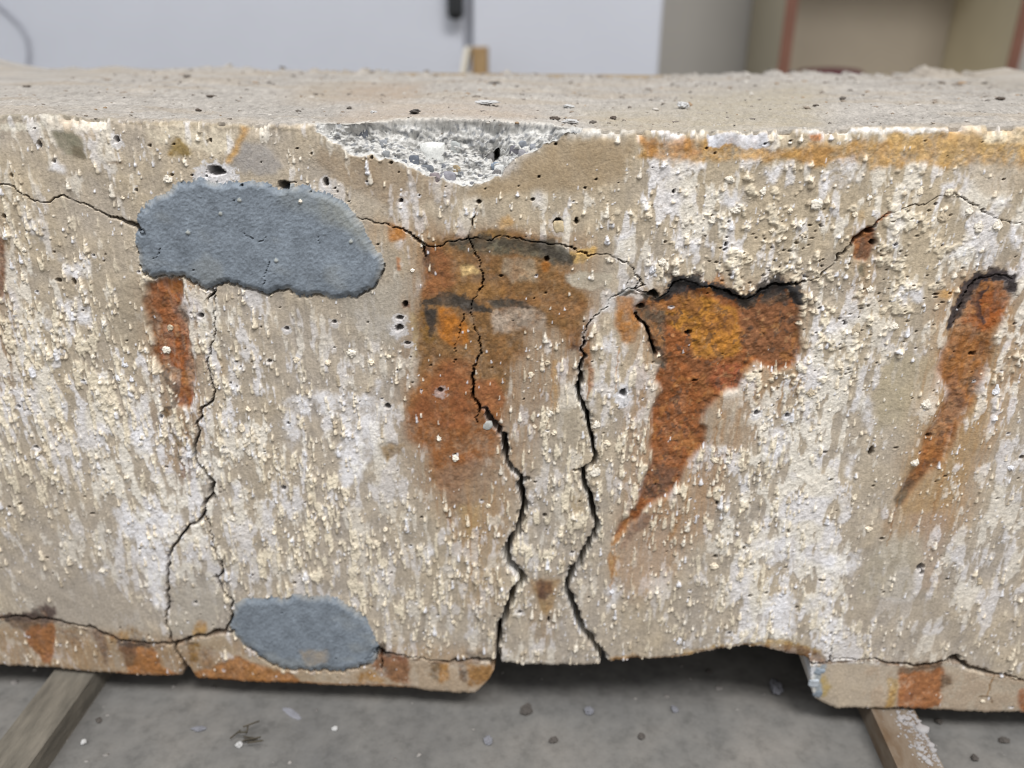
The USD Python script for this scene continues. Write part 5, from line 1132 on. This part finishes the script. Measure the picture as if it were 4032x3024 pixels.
def bit(name, p, size, mat, label, cat, k, group=None):
    v = crumbly(700 + k) * (np.array(size) / (2600.0 if k < 40 else 3300.0))
    ang = k * 0.9
    v = v @ np.array([[math.cos(ang), math.sin(ang), 0], [-math.sin(ang), math.cos(ang), 0], [0, 0, 1]])
    v[:, 2] -= v[:, 2].min() + size[2] * 0.0001
    pr = obj(name, (v, ICO3.faces), mat, None, smooth=35)
    UsdGeom.Xformable(pr).AddTranslateOp().Set(Gf.Vec3d(*map(float, p)))
    tag(pr, label, cat, group, 'thing')


def top_at(q):
    s_ = S_top([q])[0]
    p, _, _ = surf(s_[0], s_[1])
    return p / 1000


for k, (q, size, m, nm, lb) in enumerate((
        (T10((940, 680))[0], (13, 8, 2.2), M_CHIP, 'concrete_chip', 'flat white chip lying on the beam top behind the notch'), (T10((1470, 682))[0], (6, 5, 2.2), M_CHIP, 'concrete_chip', 'small pale chip on the beam top right of the notch'), (T20((5, 682))[0], (8, 6, 3.5), M_CHIP, 'concrete_chip', 'chunky white chip on the beam top, rightmost of the pale chips'),
        (T00((1350, 632))[0], (7, 4, 1.4), M_FLAKE, 'dark_flake', 'brown flake on the beam top above the large mortar patch'), (T00((1208, 518))[0], (6, 6, 1.6), M_FLAKE, 'dark_flake', 'dark flake on the beam top, nearest the back edge at left'), (T10((470, 730))[0], (7, 4, 2.0), M_RUBD, 'pebble', 'dark grey pebble on the beam top left of the notch'),
        (T10((1380, 760))[0], (6, 4, 1.6), M_FLAKE, 'dark_flake', 'dark flake on the beam top at the right rim of the notch'), (T10((1480, 778))[0], (7, 3.5, 1.8), M_CHIP, 'concrete_chip', 'white chip at the right rim of the notch beside a dark flake'), (T20((2060, 675))[0], (5, 5, 1.6), M_FLAKE, 'dark_flake', 'dark flake on the far right of the beam top'),
        (T10((990, 545))[0], (8, 8, 1.8), M_RUBD, 'pebble', 'grey pebble near the back edge of the beam top, in front of the wooden block'), (T10((205, 725))[0], (3.5, 3, 1.6), M_CHIP, 'concrete_chip', 'tiny white chip on the beam top left of the dark pebble'), (T00((165, 582))[0], (5, 3.5, 1.2), M_FLAKE, 'dark_flake', 'brown flake at the far left of the beam top'),
        (T10((1760, 740))[0], (9, 3, 1.4), M_FLAKE, 'dark_flake', 'long dark flake on the beam top between notch and right end'), (T00((1270, 702))[0], (5, 2.5, 1.2), M_FLAKE, 'dark_flake', 'thin dark flake near the front edge above the large patch'))):
    bit(nm, top_at(q), size, m, lb, nm.replace('_', ' ').replace('concrete ', ''), k)
# grit scattered over the top: too small to count
gv, gf, gc, off = [], [], [], 0
tiny = trimesh.creation.icosphere(subdivisions=0)
for i in range(1100):
    x, s = rng.uniform(XL, XR), ZT + 1.5 + (WID - 4) * rng.random() ** 1.3
    p, _, _ = surf(x, s)
    r = np.exp(rng.normal(-1.0, 0.45)) * (1 + 1.5 * (s - ZT) / WID)
    v = tiny.vertices * (1 + 0.3 * rng.normal(size=(12, 1))) * np.array([r * rng.uniform(0.8, 1.6), r, r * 0.55]) + p
    c = np.array(lin([(118, 110, 102), (96, 90, 84), (186, 180, 172), (140, 128, 116), (144, 122, 98)][rng.choice(5, p=[.34, .2, .18, .2, .08])]))
    gv.append(v / 1000); gf.append(tiny.faces + off); gc.append(np.tile(c, (12, 1))); off += 12
tag(obj('grit', (np.concatenate(gv), np.concatenate(gf)), M_CONC, None, smooth=True, color=np.concatenate(gc)), 'fine dark and pale grit scattered over the beam top', 'grit', None, 'stuff')

for k, (q, size, m, nm, lb) in enumerate((
        (T22((605, 1150))[0], (15, 9, 7), M_RUB, 'rubble', 'pale lump of concrete in the shadow left of the right batten'), (T02((545, 1500))[0], (4, 4, 3), M_CHIP, 'concrete_chip', 'small bright white chip on the floor beside the left batten'), (T02((1290, 1410))[0], (10, 4, 2.5), M_RUB, 'rubble', 'flat pale flake of concrete on the floor below the small patch'),
        (T02((1895, 1310))[0], (5, 20, 0.5), M_RUB, 'dust_smear', 'long white smear of dust on the floor below the small patch'), (T12((950, 1490))[0], (8, 6, 3.5), M_RUB, 'rubble', 'pale lump of concrete on the floor in the middle foreground'), (T12((1605, 1300))[0], (7, 7, 4), M_RUB, 'rubble', 'grey lump of concrete on the floor below the second wide crack'),
        (T12((1375, 1485))[0], (7, 5, 3), M_RUBD, 'rubble', 'dark lump on the floor right of the middle foreground'), (T12((1945, 1460))[0], (6, 5, 3), M_RUBD, 'rubble', 'dark lump on the floor left of the right batten'), (T22((1660, 1365))[0], (5, 5, 3), M_RUBD, 'rubble', 'dark crumb on the floor just right of the right batten, nearest the beam'), (T22((2080, 1485))[0], (8, 5, 3), M_RUBD, 'rubble', 'dark lump on the floor at the right edge'),
        (T22((1890, 1600))[0], (6, 5, 3), M_RUBD, 'rubble', 'dark crumb at the bottom right of the floor'), (T12((2160, 1285))[0], (6, 5, 3), M_RUB, 'rubble', 'pale crumb in the shadow under the middle of the beam'), (T12((1200, 1290))[0], (9, 12, 2.5), M_RUBD, 'rubble', 'brown clod on the floor under the first wide crack'), (T02((2170, 1410))[0], (4, 4, 2.5), M_CHIP, 'concrete_chip', 'small white chip on the floor right of the dust smear'),
        (T02((1550, 1515))[0], (5, 5, 3), M_CHIP, 'concrete_chip', 'small white chip lying in the dark straw tuft'), (T02((640, 1355))[0], (6, 4, 2), M_RUBD, 'rubble', 'dark crumb on the floor close to the left batten'), (T22((170, 1040))[0], (5, 5, 3), M_RUBD, 'rubble', 'dark crumb deep in the shadow under the beam'))):
    z = 0.0
    bit(nm, at_z(q[0], q[1], z), size, m, lb, nm.split('_')[-1], 40 + k)
# dust on the right batten
q0 = T22((1440, 1290), (1560, 1430), (1640, 1600))
gv, gf, off = [], [], 0
for i in range(380):
    t = rng.random() * 2; i0 = int(min(t, 1.999)); f = t - i0
    u, v_ = np.array(q0[i0]) * (1 - f) + np.array(q0[i0 + 1]) * f
    p = at_z(u + rng.normal(-8, 30), v_ + rng.normal(0, 26), HB)
    p[0] = min(p[0], rx_ + rw_ / 2 - 0.001)
    v = tiny.vertices * (1 + 0.3 * rng.normal(size=(12, 1))) * np.array([1, 1, 0.4]) * np.exp(rng.normal(-0.9, 0.6)) / 1000 + p
    gv.append(v); gf.append(tiny.faces + off); off += 12
tag(obj('white_dust', (np.concatenate(gv), np.concatenate(gf)), M_DUST, None, smooth=True), 'white crumbly dust heaped along the right batten', 'dust', None, 'stuff')
# crumbs over the floor
gv, gf, off = [], [], 0
for i in range(500):
    x, y = rng.uniform(-0.33, 0.36), rng.uniform(-0.12, 0.26)
    r = np.exp(rng.normal(-0.4, 0.5)) / 1000
    v = tiny.vertices * (1 + 0.3 * rng.normal(size=(12, 1))) * np.array([r * rng.uniform(0.8, 1.6), r, r * 0.6]) + np.array([x, y, 0])
    gv.append(v); gf.append(tiny.faces + off); off += 12
tag(obj('floor_crumbs', (np.concatenate(gv), np.concatenate(gf)), mat_plain('crumbs', (146, 142, 138), 0.95, 0.3, 70.0, rgb2=(92, 88, 86)), None, smooth=True), 'fine crumbs and dust scattered over the floor', 'crumbs', None, 'stuff')
# tuft of dark straw
base = at_z(*T02((1600, 1500))[0], 0.0)
st = thing('straw_tuft', 'small tuft of dark straw on the floor below the small mortar patch', 'straw', loc=base)
for i in range(8):
    ang, L = rng.normal(0.5, 0.5), rng.uniform(0.003, 0.008)
    p0 = np.array([rng.normal(0, 0.003), rng.normal(0, 0.004), 0.001 + 0.0006 * i])
    dr = np.array([math.cos(ang), math.sin(ang), 0.06])
    g = trimesh.creation.cylinder(0.0004, segment=[p0 - dr * L / 2 + [0, 0, 0.0008], p0 + dr * L / 2 + [0, 0, 0.0008]], sections=6)
    obj('stalk', g, M_STRAW, st)

# ------------------------------------------------------------------ background
M_WHITE = mat_plain('white_enamel', (188, 190, 198), 0.45, 0.03, 6.0, spec=0.3)
M_WALL = mat_plain('beige_wall', (168, 164, 158), 0.8, 0.05, 8.0)
M_BEIGE = mat_plain('beige_laminate', (190, 180, 156), 0.6, 0.05, 10.0)
M_BACK = mat_plain('grey_laminate', (150, 140, 126), 0.6, 0.05, 10.0)
M_EDGE = mat_plain('brown_edging', (112, 76, 62), 0.6, 0.1, 30.0)
M_BLACK = mat_plain('black_plastic', (20, 22, 24), 0.22, 0.1, 30.0, spec=0.6)
M_BLOCK = mat_plain('pine_block', (158, 132, 96), 0.75, 0.15, 30.0, rgb2=(138, 112, 78), stretch=(6, 6, 1))
M_PALE = mat_plain('pale_board', (214, 206, 190), 0.75, 0.08, 30.0)
M_RED = mat_plain('dark_red_cloth', (92, 52, 58), 0.9, 0.2, 60.0)
M_CABLE = mat_plain('grey_cable', (160, 161, 170), 0.6)


def bx(u, v, yw):
    return at_y(np.float64(u), np.float64(v), yw)


YW = 1.47                                   # the wall behind
obj_w = obj('back_wall', box(-3.5, 3.5, YW, YW + 0.1, 0.0, 2.6), M_WALL)
tag(obj_w, 'plain beige wall behind the cabinets', 'wall', None, 'structure')
# white cabinet at the left
yc = 1.12
x1 = bx(1828, 150, yc)[0]
wc = thing('white_cabinet', 'tall white cabinet with a black handle, at the left behind the beam', 'cabinet', loc=(x1 - 0.5, yc, 0))
loc = np.array([x1 - 0.5, yc, 0])
def part(name, mesh, mat, parent, loc, smooth=False):
    mesh.apply_translation(-np.asarray(loc)); return obj(name, mesh, mat, parent, smooth=smooth)
part('carcass', box(x1 - 1.4, x1 - 0.002, yc + 0.022, YW - 0.004, 0.0, 1.8), M_WHITE, wc, loc)
dr_ = part('door', box(x1 - 1.398, x1, yc, yc + 0.02, 0.03, 1.79, 0.003), M_WHITE, wc, loc)
part('filler_strip', box(x1 + 0.001, bx(1858, 150, yc)[0] - 0.002, yc + 0.012, YW - 0.005, 0.0, 1.8), M_WHITE, wc, loc)
kn = bx(1792, 22, yc - 0.022)
kx0, kz0, kr = kn[0], bx(1792, 78, yc - 0.022)[2], 0.0095
sph = trimesh.creation.icosphere(subdivisions=2, radius=kr)
pts_ = np.concatenate([sph.vertices + np.array([kx0 + dx_, yc - 0.022, z_]) for dx_ in (-0.0035, 0.0035) for z_ in (kz0 + kr, kz0 + 0.062)])
knob = trimesh.util.concatenate([trimesh.convex.convex_hull(pts_)] + [trimesh.creation.cylinder(0.006, segment=[(kx0, yc - 0.0005, z_), (kx0, yc - 0.02, z_)], sections=16) for z_ in (kz0 + 0.014, kz0 + 0.055)])
part('handle', knob, M_BLACK, dr_, loc, smooth=40)
# white box (appliance) in the middle
yb_ = 1.10
xa, xb = bx(1860, 150, yb_)[0], bx(2602, 150, yb_)[0]
wb_ = thing('white_appliance', 'plain white appliance side between the white cabinet and the beige wall', 'appliance', loc=((xa + xb) / 2, yb_, 0))
loc = np.array([(xa + xb) / 2, yb_, 0])
part('body', box(xa, xb, yb_, YW - 0.006, 0.02, 0.9, 0.004), M_WHITE, wb_, loc)
for sx in (xa + 0.04, xb - 0.04):
    part('foot', trimesh.creation.cylinder(0.015, 0.02, sections=16).apply_translation((sx, yb_ + 0.05, 0.01)), M_BLACK, wb_, loc)
# wooden block and pale board leaning at its foot
yk = 1.02
p0, p1 = bx(1857, 186, yk), bx(1915, 186, yk)
t = thing('wooden_block', 'upright tan wooden block standing against the white appliance', 'wooden block', loc=(p0[0], yk, 0))
part('timber', box(p0[0], p1[0], yk, yk + 0.045, 0.0, p0[2], 0.001), M_BLOCK, t, (p0[0], yk, 0))
q0_, q1_, q2_ = bx(1830, 186, yk - 0.01), bx(1850, 186, yk - 0.01), bx(1808, 312, yk - 0.01)
slope = (q2_[0] - q0_[0]) / (q2_[2] - q0_[2])
w_ = q1_[0] - q0_[0]
zt_ = q0_[2]
vv = []
for yy in (yk - 0.012, yk + 0.03):
    for zz in (0.0, zt_):
        xx = q0_[0] + slope * (zz - zt_)
        vv += [(xx, yy, zz), (xx + w_, yy, zz)]
t = thing('pale_board', 'thin pale board leaning on the left side of the wooden block', 'board', loc=(p0[0], yk, 0))
part('timber', trimesh.convex.convex_hull(np.array(vv)), M_PALE, t, (p0[0], yk, 0))
# open beige cabinet at the right
yf = 1.20
xl0 = bx(3113, 10, yf)[0]
zmid = bx(3100, 150, yf)[2]
xl0 = bx(3100, 150, yf)[0]
xr0 = bx(4012, 150, yf)[0]
ybk = YW - 0.01
th = 0.018
ztop = bx(3400, 85, ybk)[2] + 0.215
oc = thing('open_cabinet', 'open beige cabinet with reddish brown edges, at the right behind the beam', 'cabinet', loc=((xl0 + xr0) / 2, yf, 0))
loc = np.array([(xl0 + xr0) / 2, yf, 0])
e = 0.0015
part('side_panel', box(xl0 - th / 2, xl0 + th / 2, yf, ybk, 0.0, 1.0), M_BEIGE, oc, loc)
part('side_panel', box(xr0 - th / 2, xr0 + th / 2, yf, ybk, 0.0, 1.0), M_BEIGE, oc, loc)
for xx in (xl0, xr0):
    part('edge_strip', box(xx - th / 2 - 0.0006, xx + th / 2 + 0.0006, yf - e, yf - 0.0002, 0.0, 1.0), M_EDGE, oc, loc)
part('back_panel', box(xl0 + th / 2 + 0.001, xr0 - th / 2 - 0.001, ybk - 0.012, ybk - 0.002, 0.0, 1.0), M_BACK, oc, loc)
sh = part('shelf', box(xl0 + th / 2 + 0.0005, xr0 - th / 2 - 0.0005, yf + 0.002, ybk - 0.013, ztop, ztop + th), M_BEIGE, oc, loc)
zlow = bx(3300, 330, yf)[2]
part('shelf', box(xl0 + th / 2 + 0.0005, xr0 - th / 2 - 0.0005, yf + 0.002, ybk - 0.013, zlow - th, zlow), M_BEIGE, oc, loc)
# red cloth lying in it
pr_ = bx(3265, 280, yf + 0.12)
v = lump(901, 0.25) * np.array([0.06, 0.05, 0.014])
v[:, 2] -= v[:, 2].min()
t = thing('red_cloth', 'dark red cloth lying on the low shelf of the open cabinet', 'cloth', loc=(pr_[0], pr_[1], zlow))
v[:, 2] *= max((pr_[2] + 0.006 - zlow) / v[:, 2].max(), 0.2)
obj('fold', (v, ICO2.faces), M_RED, t, smooth=True)
# cable hanging on the white cabinet at the far left
pts = [bx(u, v, yc - 0.006) for u, v in ((-60, -60), (-20, 10), (30, 50), (75, 95), (105, 150), (112, 210), (100, 320), (90, 900))]
pts = [p for p in pts if p[2] > 0.02]
segs = trimesh.util.concatenate([trimesh.creation.cylinder(0.0022, segment=[pts[i], pts[i + 1]], sections=10) for i in range(len(pts) - 1)] + [trimesh.creation.icosphere(subdivisions=1, radius=0.0022).apply_translation(p) for p in pts])
t = thing('cable', 'grey cable hanging in front of the white cabinet, top left', 'cable', loc=pts[0])
segs.apply_translation(-np.array(pts[0])); obj('cord', segs, M_CABLE, t, smooth=40)
